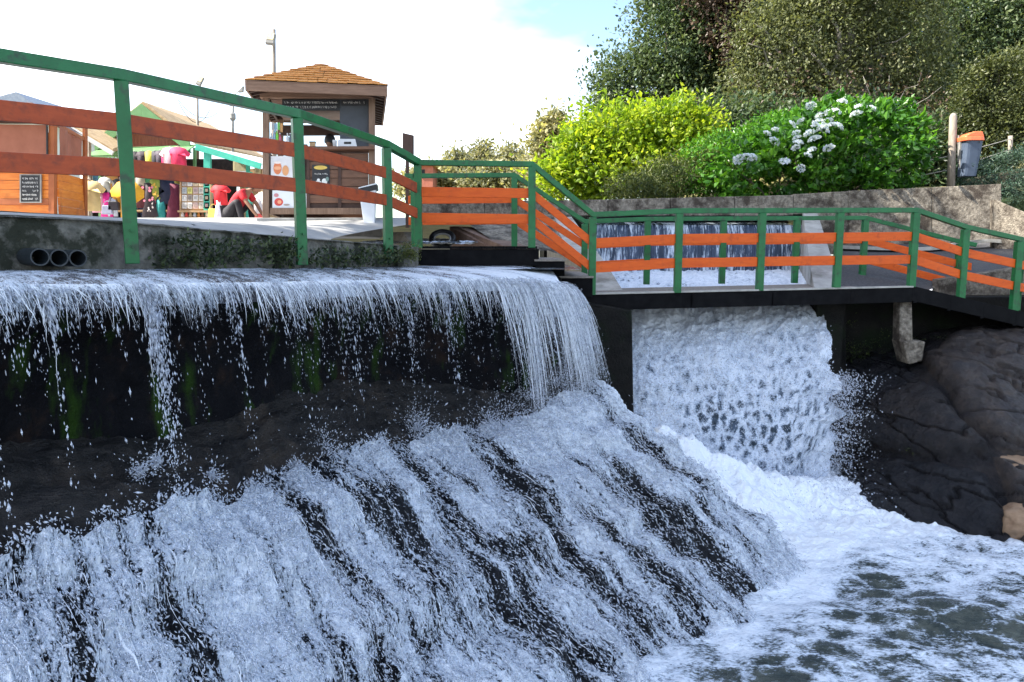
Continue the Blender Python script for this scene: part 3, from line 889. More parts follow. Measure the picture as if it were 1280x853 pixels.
foam -= 0.10 * np.exp(-((fu - 0.8) / 0.25) ** 2 - ((fv - 3.2) / 1.2) ** 2)
foam += 0.12 * sstep(0.86, 1.0, fu)
o = np_mesh('chute_water', (G + n * dis[..., None]).reshape(-1, 3), grid_faces(NA, NB), MAT['w_chute'], attrs={'foam': np.clip(foam, 0, 1).ravel(), 'flow': fl.reshape(-1, 3)})
tag(o, 'foaming white water rushing down the concrete chute under the footbridge', 'water', kind='structure')
CH, CHN, CHF = G + n * dis[..., None], n, fv
m = 11000
iu, iv = RNG.integers(1, NA - 1, m), RNG.integers(int(NB * 0.42), NB - 2, m)
P = CH[iu, iv] + n[iu, iv] * RNG.gamma(1.2, 0.035, m)[:, None] + RNG.normal(0, 0.02, (m, 3))
# drops thrown sideways against the rock on the right
mr = 2600
iv2 = RNG.integers(int(NB * 0.6), NB - 60, mr)
P2 = CH[NA - 2, iv2] + np.stack([RNG.gamma(1.0, 0.14, mr), -RNG.gamma(1.0, 0.06, mr), RNG.normal(0, 0.05, mr)], -1)
P = np.concatenate([P, P2])
D = unit(RNG.normal(0, 0.6, P.shape) + np.array([0, -0.3, -0.8]))
R = RNG.gamma(3.0, 0.0014, len(P)) + 0.0012
octas('chute_spray', P, D, R * RNG.uniform(1, 2.6, len(P)), R, 'spray drops flung from the chute fall onto the right rocks')

# water curtain of the weir
rows = []
for px in (738, 800, 870, 940, 1004):
    x = lambda y, d: U(px, y, d)
    rows.append([x(278.5, 17.2), x(281, 16.35), x(283.5, 16.12), x(300, 16.02), x(322, 15.98), x(345, 15.95)])
NA, NB = 300, 90
G = surf(rows, NA, NB)
n = grid_normals(G)
fl = np.stack([arc(G, 0), arc(G, 1), np.zeros(G.shape[:2])], -1)
fv = np.linspace(0, 5, NB)[None, :] * np.ones((NA, 1))
dis = (fbm(fl * np.array([14, 1.0, 1]), 4) - 0.5) * 0.07 * sstep(1.2, 2.5, fv)
foam = 0.44 + (fbm(fl * np.array([7, 0.4, 1]), 4) - 0.5) * 0.9 + 0.12 * sstep(3.4, 5, fv) - 0.05 * sstep(2.0, 3.0, fv) + 0.1 * np.exp(-((fv - 1.6) / 0.5) ** 2)
o = np_mesh('weir_curtain', (G - n * dis[..., None]).reshape(-1, 3), grid_faces(NA, NB), MAT['w_curtain'], attrs={'foam': np.clip(foam, 0, 1).ravel(), 'flow': fl.reshape(-1, 3)})
tag(o, 'thin blue curtain of water falling over the upper weir', 'water', kind='structure')

# ---------------------------------------------------------------- pool
xs = np.concatenate([np.linspace(-3, 0.5, 12)[:-1], np.linspace(0.5, 7.5, 420), np.linspace(7.5, 16, 16)[1:]])
ys = np.concatenate([np.linspace(-4, 3.5, 12)[:-1], np.linspace(3.5, 10.8, 440)])
X, Y = np.meshgrid(xs, ys, indexing='ij')
p = np.stack([X, Y, np.zeros_like(X)], -1)
base_a, base_b = np.array([1.75, 9.5]), np.array([4.45, 9.75])
ab = base_b - base_a
tt = np.clip(((X - base_a[0]) * ab[0] + (Y - base_a[1]) * ab[1]) / (ab @ ab), 0, 1)
dch = np.hypot(X - base_a[0] - tt * ab[0], Y - base_a[1] - tt * ab[1])
nose = np.array([[1.0, 5.0], [1.48, 5.6], [2.3, 6.5], [3.2, 7.5], [2.2, 8.6]])
dsl = np.full(X.shape, 1e9)
for a, b in zip(nose[:-1], nose[1:]):
    e = b - a
    t2 = np.clip(((X - a[0]) * e[0] + (Y - a[1]) * e[1]) / (e @ e), 0, 1)
    dsl = np.minimum(dsl, np.hypot(X - a[0] - t2 * e[0], Y - a[1] - t2 * e[1]))
near = np.exp(-(dch / 1.35) ** 2)
warp = p + 0.35 * np.stack([fbm(p * 0.9, 3), fbm(p * 0.9 + 7, 3), np.zeros_like(X)], -1)
Z = (fbm(warp * np.array([1.3, 2.0, 1]), 4) - 0.5) * (0.16 + 0.25 * near) + (fbm(p * 7, 4) - 0.5) * (0.035 + 0.20 * near) + (fbm(p * 24, 3) - 0.5) * (0.012 + 0.07 * near)
mound = 0.95 * np.exp(-((X - 1.9) / 0.55) ** 2 - ((Y - 9.3) / 0.55) ** 2) + 0.42 * np.exp(-((X - 2.7) / 0.7) ** 2 - ((Y - 9.1) / 0.6) ** 2) + 0.22 * np.exp(-((X - 3.7) / 0.8) ** 2 - ((Y - 9.3) / 0.5) ** 2)
Z = Z + mound + 0.03
ang = np.arctan2(Y - 9.7, X - 2.6)
stream = np.exp(-(dch / 2.6))
foam = 0.385 + 0.60 * np.exp(-(dch / 1.75) ** 2) + 0.20 * stream + 0.26 * np.exp(-(dsl / 0.42) ** 2) + (fbm(warp * np.array([1.1, 1.6, 1]) + 2, 4) - 0.5) * 0.75
foam -= 0.08 * sstep(2.6, 5.0, dch)
foam = np.clip(foam, 0.05, 0.9)
flow = warp.copy()
o = np_mesh('pool_water', np.stack([X, Y, Z], -1).reshape(-1, 3), grid_faces(*X.shape), MAT['w_pool'], attrs={'foam': np.clip(foam, 0, 1).ravel(), 'flow': flow.reshape(-1, 3)})
tag(o, 'churning dark pool with drifting white foam below both falls', 'water', kind='structure')
m = 9000
a = RNG.random(m)
P = np.stack([base_a[0] + ab[0] * a + RNG.normal(0, 0.45, m), base_a[1] + ab[1] * a - RNG.gamma(1.5, 0.22, m), RNG.gamma(1.3, 0.13, m)], -1)
P[:, 2] += 0.75 * np.exp(-((P[:, 0] - 1.9) / 0.6) ** 2 - ((P[:, 1] - 9.3) / 0.6) ** 2)
R = RNG.gamma(3.0, 0.0012, m) + 0.001
octas('pool_spray', P, unit(RNG.normal(0, 1, P.shape)), R * RNG.uniform(1, 2, m), R, 'fine spray hanging over the foam at the foot of the chute')
# pool bed and its banks keep the water in
mb = MB().box((6, 3.5, -1.2), (26, 17, 0.2))
tag(mb.build('pool_bed', MAT['rock_dark']), 'dark rock bed under the pool', 'rock', kind='structure')
# ---------------------------------------------------------------- ground, plaza, path, walls
def gz(x, y):
    """level of the land behind the weir: plaza on the left, hill on the right"""
    z = EYE + 0.62 + 0.15 * sstep(16, 40, y)
    hill = sstep(2.0, 16.0, x - 0.10 * (y - 18)) * sstep(18.5, 40.0, y)
    z = z + 9.0 * hill + 0.9 * sstep(7.0, 9.0, x) * sstep(15.5, 18.5, y)
    return z

xs = np.concatenate([np.linspace(-900, -40, 14)[:-1], np.linspace(-40, 60, 100), np.linspace(60, 900, 14)[1:]])
ys = np.concatenate([np.linspace(16.75, 60, 90), np.linspace(60, 1500, 24)[1:]])
X, Y = np.meshgrid(xs, ys, indexing='ij')
Z = gz(X, Y) + (fbm(np.stack([X, Y, X * 0], -1) * 0.7, 4) - 0.5) * 0.25 * sstep(0.5, 3, X)
chan = (X > 0.9) & (X < 6.6) & (Y < 19.0)
Z = np.where(chan, EYE + 0.3, Z)
def ground_mat():
    m, nt, b = _new('ground_grass_and_soil')
    v = _coords(nt)
    f = _noise(nt, v, 0.9, 8, 0.65)
    g = _ramp(nt, f, [(0.35, (0.045, 0.05, 0.018)), (0.5, (0.16, 0.15, 0.05)), (0.7, (0.26, 0.22, 0.10))])
    nt.links.new(g, b.inputs['Base Color'])
    b.inputs['Roughness'].default_value = 0.95
    _bump(nt, b, _noise(nt, v, 20, 6, 0.7), 0.6, 0.05)
    return m
o = np_mesh('ground', np.stack([X, Y, Z], -1).reshape(-1, 3), grid_faces(*X.shape), ground_mat())
tag(o, 'grassy ground rising into the wooded hill on the right', 'ground', kind='structure')

# plaza behind the left railing
RAILP = [(-3.95, 3.75), (-3.35, 4.83), (-2.94, 5.6), (-2.09, 7.2), (-1.51, 9.1), (-1.30, 9.62)]
TOPZ = [0.225, 0.215, 0.20, 0.11, 0.05, 0.03]
LEDGE_BACK = 0.30
def off(k):
    a = Vector(RAILP[max(k - 1, 0)])
    b = Vector(RAILP[min(k + 1, 5)])
    d = (b - a).normalized()
    return Vector((-d.y, d.x))
rows = []
for k in range(6):
    x, y = RAILP[k]
    q = off(k)
    z = EYE + TOPZ[k]
    f = Vector((x, y, z)) + Vector((q.x, q.y, 0)) * 0.07
    rows.append([f, f + Vector((-1.2, 0.9, 0.10)), Vector((-5.5 + 0.75 * k, 11.2 + 0.25 * k, EYE + 0.40)), Vector((-7.5 + 1.35 * k, 14.0, EYE + 0.58)), Vector((-14 + 2.7 * k, 18.0, EYE + 0.63)), Vector((-24 + 5 * k, 30.0, EYE + 0.80))])
left = [Vector((-9.5, 3.2, EYE + 0.3)), Vector((-11, 6, EYE + 0.35)), Vector((-14, 9.5, EYE + 0.42)), Vector((-17, 13, EYE + 0.58)), Vector((-24, 18, EYE + 0.63)), Vector((-40, 30, EYE + 0.80))]
G = surf([left] + rows, 60, 60)
o = np_mesh('plaza_pavement', G.reshape(-1, 3), grid_faces(60, 60), MAT['plaza'])
tag(o, 'pale concrete plaza rising behind the left railing to the stalls', 'pavement', kind='structure')

# ledge: the concrete wall that carries the left railing, its foot in the crest water
rows = []
for k in range(6):
    x, y = RAILP[k]
    q = off(k)
    n3 = Vector((-q.x, -q.y, 0))
    c = Vector((x, y, 0)) - n3 * 0.10
    zt = EYE + TOPZ[k]
    zb = EYE - 0.42
    rows.append([c - n3 * 0.40 + Vector((0, 0, zt + 0.012)), c - n3 * 0.05 + Vector((0, 0, zt + 0.016)), c + n3 * 0.0 + Vector((0, 0, zt - 0.02)), c + n3 * 0.02 + Vector((0, 0, zt - 0.15)), c + n3 * 0.05 + Vector((0, 0, zb))])
G = surf(rows, 200, 60)
n = grid_normals(G)
h = (fbm(G * 4.0, 5) - 0.5) * 0.09 + (fbm(G * 18, 4) - 0.5) * 0.03
fv = np.linspace(0, 4, 60)[None, :] * np.ones((200, 1))
h *= sstep(0.7, 1.8, fv)
o = np_mesh('retaining_wall', (G + n * h[..., None]).reshape(-1, 3), grid_faces(200, 60), MAT['concrete_ledge'])
tag(o, 'low rough grey concrete ledge carrying the left railing above the crest', 'wall')
mb = MB().prism([U(497, 308, 9.2), U(523, 309, 9.6), U(523, 340, 9.6), U(497, 340, 9.2)], (-0.3, 1.2, 0))
tag(mb.build('ledge_end_block', MAT['concrete_ledge']), 'rough concrete end block of the ledge beside the black platform beam', 'block')

# three drain pipes in the ledge
for i, (px, py) in enumerate(((48, 321.5), (72, 322.5), (95.5, 323))):
    d0 = 4.92 + 0.10 * i
    p = U(px, py, d0)
    axis = Vector((-0.75, 0.62, 0.0)).normalized()
    t = thing('drain_pipe', ['dark drain pipe farthest from the green posts, one of three in the ledge', 'dark drain pipe between its two neighbours in the ledge', 'dark drain pipe next to the post side, last of three in the ledge'][i], 'pipe', p, 'drain pipes in the concrete ledge')
    mb = MB()
    nseg = 24
    for (ra, rb, za, zb) in ((0.058, 0.058, 0.0, 0.55),):
        vs, fs = [], []
        s = axis.cross(Vector((0, 0, 1))).normalized()
        u = s.cross(axis)
        for j, (r, a) in enumerate(((0.058, 0.55), (0.058, -0.03), (0.049, -0.03), (0.049, 0.5))):
            for k in range(nseg):
                th = 2 * math.pi * k / nseg
                vs.append(p + axis * a + (s * math.cos(th) + u * math.sin(th)) * r)
        for j in range(3):
            for k in range(nseg):
                fs.append((j * nseg + k, j * nseg + (k + 1) % nseg, (j + 1) * nseg + (k + 1) % nseg, (j + 1) * nseg + k))
        fs.append(tuple(3 * nseg + k for k in range(nseg)))
        mb.add(vs, fs)
    mb.build('pipe_wall', MAT['pipe'], t, smooth=False)

# still water behind the crest, under the platform, and the little stream behind it
mb = MB().add([U(470, 336, 8.6), U(690, 336, 9.3), (1.0, 12.2, EYE - 0.24), (-1.6, 12.2, EYE - 0.24)], [(0, 1, 2, 3)])
rowsw = [[(-2.6, 8.6, EYE - 0.245), (-2.6, 12.6, EYE - 0.245)], [(0.85, 8.9, EYE - 0.245), (0.85, 12.6, EYE - 0.245)]]
G = surf(rowsw, 60, 60)
fl = np.stack([G[..., 0], G[..., 1], G[..., 0] * 0], -1)
G[..., 2] += (fbm(fl * 6, 4) - 0.5) * 0.02
o = np_mesh('basin_water', G.reshape(-1, 3), grid_faces(60, 60), MAT['w_still'], attrs={'foam': np.full(3600, 0.3), 'flow': fl.reshape(-1, 3)})
tag(o, 'dark water of the basin under the upper platform', 'water', kind='structure')
G = surf([[(-2.6, 12.5, EYE + 0.10), (-2.6, 16.6, EYE + 0.22)], [(-0.6, 12.5, EYE + 0.10), (-0.6, 16.6, EYE + 0.22)]], 80, 80)
fl = G.copy()
G[..., 2] += (fbm(fl * 7, 4) - 0.5) * 0.10
o = np_mesh('stream_water', G.reshape(-1, 3), grid_faces(80, 80), MAT['w_still'], attrs={'foam': np.clip(0.55 + (fbm(fl * 2, 3) - .5), 0, 1).ravel(), 'flow': fl.reshape(-1, 3)})
tag(o, 'foamy little stream arriving behind the upper platform', 'water', kind='structure')
t = thing('tyre', 'old black tyre half sunk in the stream behind the platform', 'tyre', U(553, 299, 13.6))
c = U(553, 300, 13.6)
MB().tube([c + Vector((0.20 * math.cos(a), 0.10 * math.sin(a), 0.13 * math.sin(a) + 0.02)) for a in [2 * math.pi * k / 20 for k in range(20)]], 0.05, 10, True).build('tread', MAT['black'], t, True)
MB().tube([c + Vector((0.15 * math.cos(a), -0.05 + 0.08 * math.sin(a), 0.09 * math.sin(a) + 0.02)) for a in [2 * math.pi * k / 20 for k in range(20)]], 0.018, 6, True).build('rim', MAT['lamp_metal'], t, True)

# the long weir wall: a concrete beam over the sluice and the taller wall on the right
def slab(name, poly, depth, mat, label, cat, n_sub=0, disp=0.0, parent=None, bevel=0.012):
    mb = MB().prism(poly, depth)
    o = mb.build(name, mat, parent, bevel=bevel)
    if label:
        tag(o, label, cat)
    return o
t = thing('weir_wall', 'long rough concrete wall with a sluice gap behind the footbridge', 'wall', U(1000, 300, 15.9))
seams = [512, 606, 686, 760, 838, 918, 992]
for a, b in zip(seams[:-1], seams[1:]):
    f = lambda x: 250 + (x - 740) * -0.024 if x > 740 else 251
    slab('wall_panel', [U(a + 0.4, f(a), 16.0), U(b - 0.4, f(b), 16.0), U(b - 0.4, 269.5, 16.0), U(a + 0.4, 270, 16.0)], (0, 0.4, 0), MAT['concrete'], None, None, parent=t)
slab('wall_panel', [U(992, 243, 16.0), U(1060, 239, 16.0), U(1060, 318, 16.0), U(1007, 318, 16.0), U(1007, 268, 16.0), U(992, 268, 16.0)], (0, 0.4, 0), MAT['concrete'], None, None, parent=t)
slab('wall_panel', [U(1060.5, 238.5, 16.0), U(1165, 234.5, 15.8), U(1165, 318, 15.8), U(1060.5, 318, 16.0)], (0, 0.4, 0), MAT['concrete'], None, None, parent=t)
slab('wall_panel', [U(1165.5, 234.5, 15.8), U(1252, 230, 15.6), U(1252, 318, 15.6), U(1165.5, 318, 15.8)], (0, 0.4, 0), MAT['concrete'], None, None, parent=t)
slab('lintel', [U(736, 270.2, 16.06), U(1004, 268.2, 16.06), U(1004, 273, 16.06), U(736, 275, 16.06)], (0, 0.3, 0), MAT['concrete_wet'], None, None, parent=t)
mb = MB().box(((0.9 + 6.5) / 2, 17.6, EYE - 0.2), (6.0, 2.6, 1.3))
tag(mb.build('weir_sill', MAT['concrete_wet']), 'dark wet concrete sill behind the water curtain', 'sill')
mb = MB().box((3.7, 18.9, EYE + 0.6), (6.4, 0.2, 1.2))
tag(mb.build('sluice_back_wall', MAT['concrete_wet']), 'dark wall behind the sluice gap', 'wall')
mb = MB().prism([U(1243, 249, 14.6), U(1330, 286, 13.4), U(1330, 340, 13.4), U(1243, 340, 14.6)], (0.12, 0.33, 0))
tag(mb.build('stair_wall', MAT['concrete'], bevel=0.012), 'lichen-stained wall with sloping coping at the far right', 'wall')

# chute walls with sloping tops
def sloped_wall(name, tops, w, bottom, mat, label):
    """tops: list of (x-left point); w: width to the right"""
    P, Q = [], []
    for p, ww, bz in zip(tops, w, bottom):
        P.append((p, p + Vector((ww, 0, 0)), Vector((p.x, p.y, bz)), Vector((p.x + ww, p.y, bz))))
    mb = MB()
    vs = [q for row in P for q in row]
    fs = []
    for i in range(len(P) - 1):
        a, b = i * 4, (i + 1) * 4
        fs += [(a, b, b + 1, a + 1), (a, a + 2, b + 2, b), (a + 1, b + 1, b + 3, a + 3), (a + 2, a + 3, b + 3, b + 2)]
    e = (len(P) - 1) * 4
    fs += [(0, 1, 3, 2), (e, e + 2, e + 3, e + 1)]
    mb.add(vs, fs)
    return tag(mb.build(name, mat, bevel=0.01), label, 'wall')
tag(MB().prism([U(1020, 377, 11.2), U(1058, 377, 11.2), U(1058, 640, 11.2), U(1036, 640, 10.9)], (0, 0.5, 0)).build('chute_foot', MAT['concrete_wet'], bevel=0.02), 'dark foot of the chute wall under the footbridge', 'wall')  # lower end of the chute wall, coloured much darker than the part above
sloped_wall('chute_wall', [U(1003, 262, 15.95), U(1012, 330, 12.9), U(1020, 372, 11.4)], [0.30, 0.42, 0.42], [EYE - 0.9, EYE - 1.4, EYE - 2.0], MAT['concrete_smooth'], 'grey concrete chute wall with sloping top on the right of the white water')
sloped_wall('chute_wall', [U(684, 271, 15.95), U(722, 330, 12.9), U(745, 368, 11.5), U(772, 412, 10.75)], [0.52, 0.50, 0.46, 0.22], [EYE - 0.9, EYE - 1.4, EYE - 2.0, EYE - 2.6], MAT['concrete_pale'], 'pale concrete chute wall with sloping top on the left of the white water')
# dark masonry under the stairs and the bridge end
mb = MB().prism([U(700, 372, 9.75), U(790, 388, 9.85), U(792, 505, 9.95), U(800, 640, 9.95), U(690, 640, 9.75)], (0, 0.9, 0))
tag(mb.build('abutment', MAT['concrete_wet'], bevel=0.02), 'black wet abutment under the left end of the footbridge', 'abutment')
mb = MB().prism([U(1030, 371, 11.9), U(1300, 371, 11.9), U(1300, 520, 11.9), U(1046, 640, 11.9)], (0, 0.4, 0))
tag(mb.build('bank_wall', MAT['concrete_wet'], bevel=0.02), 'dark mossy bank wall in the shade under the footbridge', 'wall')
mb = MB().prism([U(560, 347, 9.45), U(702, 347, 9.45), U(702, 640, 9.45), U(560, 640, 9.45)], (0, 0.28, 0))  # dark block added to hide a bright gap behind the falling strands
tag(mb.build('gap_filler', MAT['concrete_wet'], bevel=0.02), 'added black footing under the upper platform behind the falling water', 'filler')
# concrete apron beside the left chute wall and the brown wing wall
G = surf([[U(566, 270, 16.0), U(588, 282, 14.2), U(628, 309, 12.2)], [U(640, 268, 16.0), U(668, 288, 14.2), U(700, 318, 12.2)], [U(690, 268, 16.0), U(716, 310, 14.0), U(746, 352, 12.2)]], 60, 60)
G[..., 2] += (fbm(G * 5, 4) - 0.5) * 0.08
o = np_mesh('apron', G.reshape(-1, 3), grid_faces(60, 60), MAT['concrete'])
tag(o, 'rough concrete apron sloping down behind the stairs', 'pavement', kind='structure')
mb = MB().prism([U(562, 283, 14.4), U(570, 283, 14.4), U(628, 307, 12.25), U(628, 318, 12.25), U(562, 318, 14.4)], (0.42, 0.10, -0.02))
tag(mb.build('wing_wall', MAT['concrete_brown'], bevel=0.012), 'brown stained wing wall sloping down behind the platform', 'wall')
mb = MB().prism([U(505, 290, 13.0), U(516, 290, 13.0), U(524, 309, 12.3), U(524, 320, 12.3), U(500, 320, 12.6)], (-0.3, 0.4, 0))
tag(mb.build('stream_kerb', MAT['concrete_pale'], bevel=0.012), 'pale concrete kerb on the stall side of the stream', 'kerb')

# asphalt path on the right, its retaining wall and gutter
G = surf([[U(1046, 372, 11.6), U(1046, 345, 12.6), U(1046, 318, 15.0), U(1046, 306, 16.2)],
          [U(1140, 368, 12.2), U(1140, 344, 13.0), U(1140, 318, 14.8), U(1140, 303, 16.0)],
          [U(1222, 343, 12.6), U(1222, 330, 13.2), U(1222, 315, 14.4), U(1222, 303, 15.8)],
          [U(1330, 326, 12.6), U(1330, 316, 13.2), U(1330, 306, 14.2), U(1330, 296, 15.8)],
          [U(1480, 310, 12.6), U(1480, 305, 13.2), U(1480, 298, 14.2), U(1480, 290, 15.8)]], 90, 60)
G[..., 2] += (fbm(G * 3, 3) - 0.5) * 0.02
o = np_mesh('path', G.reshape(-1, 3), grid_faces(90, 60), MAT['asphalt'])
tag(o, 'worn dark asphalt path leaving the footbridge on the right', 'path', kind='structure')
mb = MB().prism([U(1165, 349, 12.45), U(1222, 340.5, 12.55), U(1330, 323.5, 12.55), U(1330, 420, 12.55), U(1165, 420, 12.45)], (0, -0.22, 0))
tag(mb.build('path_retaining_wall', MAT['concrete'], bevel=0.012), 'pebbly retaining wall under the edge of the asphalt path', 'wall')
pts = [U(1052, 309, 15.5), U(1110, 311, 15.2), U(1160, 311, 15.0), U(1195, 306, 14.9), U(1235, 301, 14.7), U(1270, 305, 14.4), U(1300, 312, 13.8)]
G = cat_rom(np.array([tuple(p) for p in pts]), 60)
mb = MB()
for a, b in zip(G[:-1], G[1:]):
    mb.vbeam(a, b, 0.28, 0.07)
tag(mb.build('gutter_kerb', MAT['concrete_pale']), 'pale concrete gutter curving along the foot of the wall', 'kerb', kind='structure')

# ---------------------------------------------------------------- rocks on the right bank
cols = [1040, 1100, 1170, 1240, 1330, 1460]
R_ = [([455, 440, 403, 398, 400, 405], [11.85, 11.85, 12, 12, 12, 12]),
      ([492, 476, 430, 424, 428, 436], [10.9, 10.8, 11, 11, 11, 11]),
      ([545, 520, 490, 486, 496, 506], [10.55, 10.2, 10, 10, 10, 10]),
      ([592, 575, 558, 560, 572, 590], [10.3, 9.8, 9.35, 9.1, 9.0, 9]),
      ([628, 642, 654, 668, 690, 716], [9.9, 8.95, 8.6, 8.2, 7.75, 7.4]),
      ([690, 712, 725, 750, 790, 820], [9.7, 8.6, 8.2, 7.8, 7.3, 7.0])]
rows = [[U(c, ys_[i], ds_[i]) for ys_, ds_ in R_] for i, c in enumerate(cols)]
G = surf(rows, 300, 300)
n = grid_normals(G)
if n[..., 2].mean() < 0:
    n *= -1
# each slab of the bank: its outline as seen, swelling to a smooth plateau with crevices between
SLABS = [([(1148, 436), (1190, 412), (1290, 408), (1500, 425), (1500, 600), (1330, 574), (1240, 556), (1205, 520), (1168, 474)], 0.30, 0.28),
         ([(1050, 520), (1092, 488), (1150, 470), (1200, 516), (1234, 560), (1190, 566), (1120, 563), (1060, 556)], 0.26, 0.75),
         ([(1040, 566), (1110, 571), (1180, 573), (1232, 588), (1262, 640), (1272, 696), (1200, 672), (1130, 655), (1045, 640)], 0.24, 0.95),
         ([(1240, 566), (1330, 584), (1500, 615), (1500, 760), (1280, 705), (1268, 640)], 0.22, 0.30),
         ([(1040, 440), (1090, 436), (1140, 455), (1090, 484), (1048, 512)], 0.22, 1.0),
         ([(1195, 660), (1262, 680), (1330, 712), (1330, 790), (1190, 720)], 0.14, 0.9)]
A_ = math.cos(PITCH) * G[..., 1] - math.sin(PITCH) * (G[..., 2] - EYE)
PX = 640 + FPX * G[..., 0] / A_
PY = 426.5 - FPX * (math.sin(PITCH) * G[..., 1] + math.cos(PITCH) * (G[..., 2] - EYE)) / A_
wob = (fbm(G * 2.2, 4) - 0.5) * 26
PX, PY = PX + wob, PY + (fbm(G * 2.2 + 9, 4) - 0.5) * 20
h = np.full(G.shape[:2], -0.08)
wet = np.full(G.shape[:2], 0.8)
for poly, hh, wv in SLABS:
    dist = np.full(PX.shape, 1e9)
    inside = np.zeros(PX.shape, bool)
    for (x0, y0), (x1, y1) in zip(poly, poly[1:] + poly[:1]):
        ex, ey = x1 - x0, y1 - y0
        tt = np.clip(((PX - x0) * ex + (PY - y0) * ey) / (ex * ex + ey * ey), 0, 1)
        dist = np.minimum(dist, np.hypot(PX - x0 - tt * ex, PY - y0 - tt * ey))
        cond = ((y0 > PY) != (y1 > PY)) & (PX < (x1 - x0) * (PY - y0) / (y1 - y0 + 1e-9) + x0)
        inside ^= cond
    sd = np.where(inside, dist, -dist)
    v = -0.08 + (hh * 0.5 + 0.08) * (1 - np.exp(-np.maximum(sd, 0) / 7.0))
    better = v > h
    h = np.where(better, v, h)
    wet = np.where(better, wv, wet)
ridge = 1 - 2 * np.abs(fbm(np.stack([G[..., 0] * 0.9 - G[..., 2] * 1.1, G[..., 1], G[..., 2] * 3.0 + G[..., 0] * 1.2], -1) * 1.1, 4) - 0.5)
h = h + (fbm(G * 1.1, 4) - 0.5) * 0.22 + (fbm(G * 6, 5) - 0.5) * 0.07 + (fbm(G * 20, 4) - 0.5) * 0.022 - 0.07 * np.exp(-((1 - ridge) / 0.035) ** 2)
wet = np.clip(wet + 0.35 * np.exp(-np.maximum(PX - 1050, 0) / 60) + (fbm(G * 1.7 + 5, 4) - 0.5) * 0.5 + 0.3 * sstep(0.6, 0.05, G[..., 2]), 0, 1)
def bank_mat():
    m, nt, b = _new('slab_rock')
    v = _coords(nt)
    f = _noise(nt, v, 5.0, 8, 0.65)
    g = _noise(nt, _coords(nt, (1.0, 1.0, 3.0)), 2.2, 6, 0.6)
    dry = _ramp(nt, f, [(0.3, (0.028, 0.024, 0.024)), (0.52, (0.062, 0.050, 0.044)), (0.66, (0.105, 0.080, 0.062)), (0.8, (0.20, 0.15, 0.11))])
    dry = _mix(nt, _ramp(nt, g, [(0.52, 0.0), (0.66, 0.8)]), dry, (0.035, 0.031, 0.034))
    wetc = _ramp(nt, f, [(0.35, (0.003, 0.004, 0.007)), (0.7, (0.016, 0.015, 0.018))])
    at = nt.nodes.new('ShaderNodeAttribute')
    at.attribute_name = 'wet'
    nt.links.new(_mix(nt, at.outputs['Fac'], dry, wetc), b.inputs['Base Color'])
    nt.links.new(_ramp(nt, at.outputs['Fac'], [(0.0, 0.42), (1.0, 0.30)]), b.inputs['Roughness'])
    b.inputs['Specular IOR Level'].default_value = 0.35
    _bump(nt, b, _noise(nt, v, 24, 8, 0.75), 1.0, 0.05)
    return m
o = np_mesh('bedrock', (G + n * h[..., None]).reshape(-1, 3), grid_faces(300, 300), bank_mat(), attrs={'wet': wet.ravel()})
tag(o, 'wet slabs of dark and brown bedrock on the right bank of the pool', 'rock', kind='structure')

def boulder(name, c, s, rz, tilt, mat, label, seed, amp=0.16, sub=5, flat=2.6):
    import bmesh
    bm = bmesh.new()
    bmesh.ops.create_icosphere(bm, subdivisions=sub, radius=1.0)
    V = np.array([v.co[:] for v in bm.verts])
    # squarish super-ellipsoid, then rock noise
    e = (np.abs(V) ** flat).sum(1) ** (1.0 / flat)
    V = V / e[:, None]
    nn = unit(V)
    V = V + nn * ((fbm(V * 1.3 + seed, 4) - 0.5) * amp * 2.6 + (fbm(V * 4 + seed, 5) - 0.5) * amp * 0.9)[:, None]
    V = V * np.array(s)
    Rm = np.array(Matrix.Rotation(rz, 3, 'Z') @ Matrix.Rotation(tilt, 3, 'X'))
    V = V @ Rm.T
    F = np.array([[v.index for v in f.verts] for f in bm.faces])
    bm.free()
    o = np_mesh(name, V, F, mat)
    o.location = c
    return tag(o, label, 'rock')
boulder('boulder', U(1276, 596, 9.05), (0.38, 0.30, 0.26), 0.3, 0.25, MAT['rock_tan'], 'tan boulder standing in for a sunlit slab patch above the smaller brown boulder', 31.9, 0.20, 5, 3.2)  # tan colour stands in for sunlight on the slab surface here
boulder('boulder', U(1280, 654, 8.25), (0.26, 0.24, 0.20), 0.9, 0.15, MAT['rock_tan'], 'rounded light brown boulder near the waterline', 41.9, 0.18, 5, 3.0)
# ---------------------------------------------------------------- railings and the footbridge
def post(parent, top, bottom_z, w=0.095, rot=0.0, mat=None):
    c = Vector((top.x, top.y, (top.z + bottom_z) / 2))
    return MB().box(c, (w, w, top.z - bottom_z), Matrix.Rotation(rot, 3, 'Z')).build('post', mat or MAT['green'], parent, bevel=0.006)

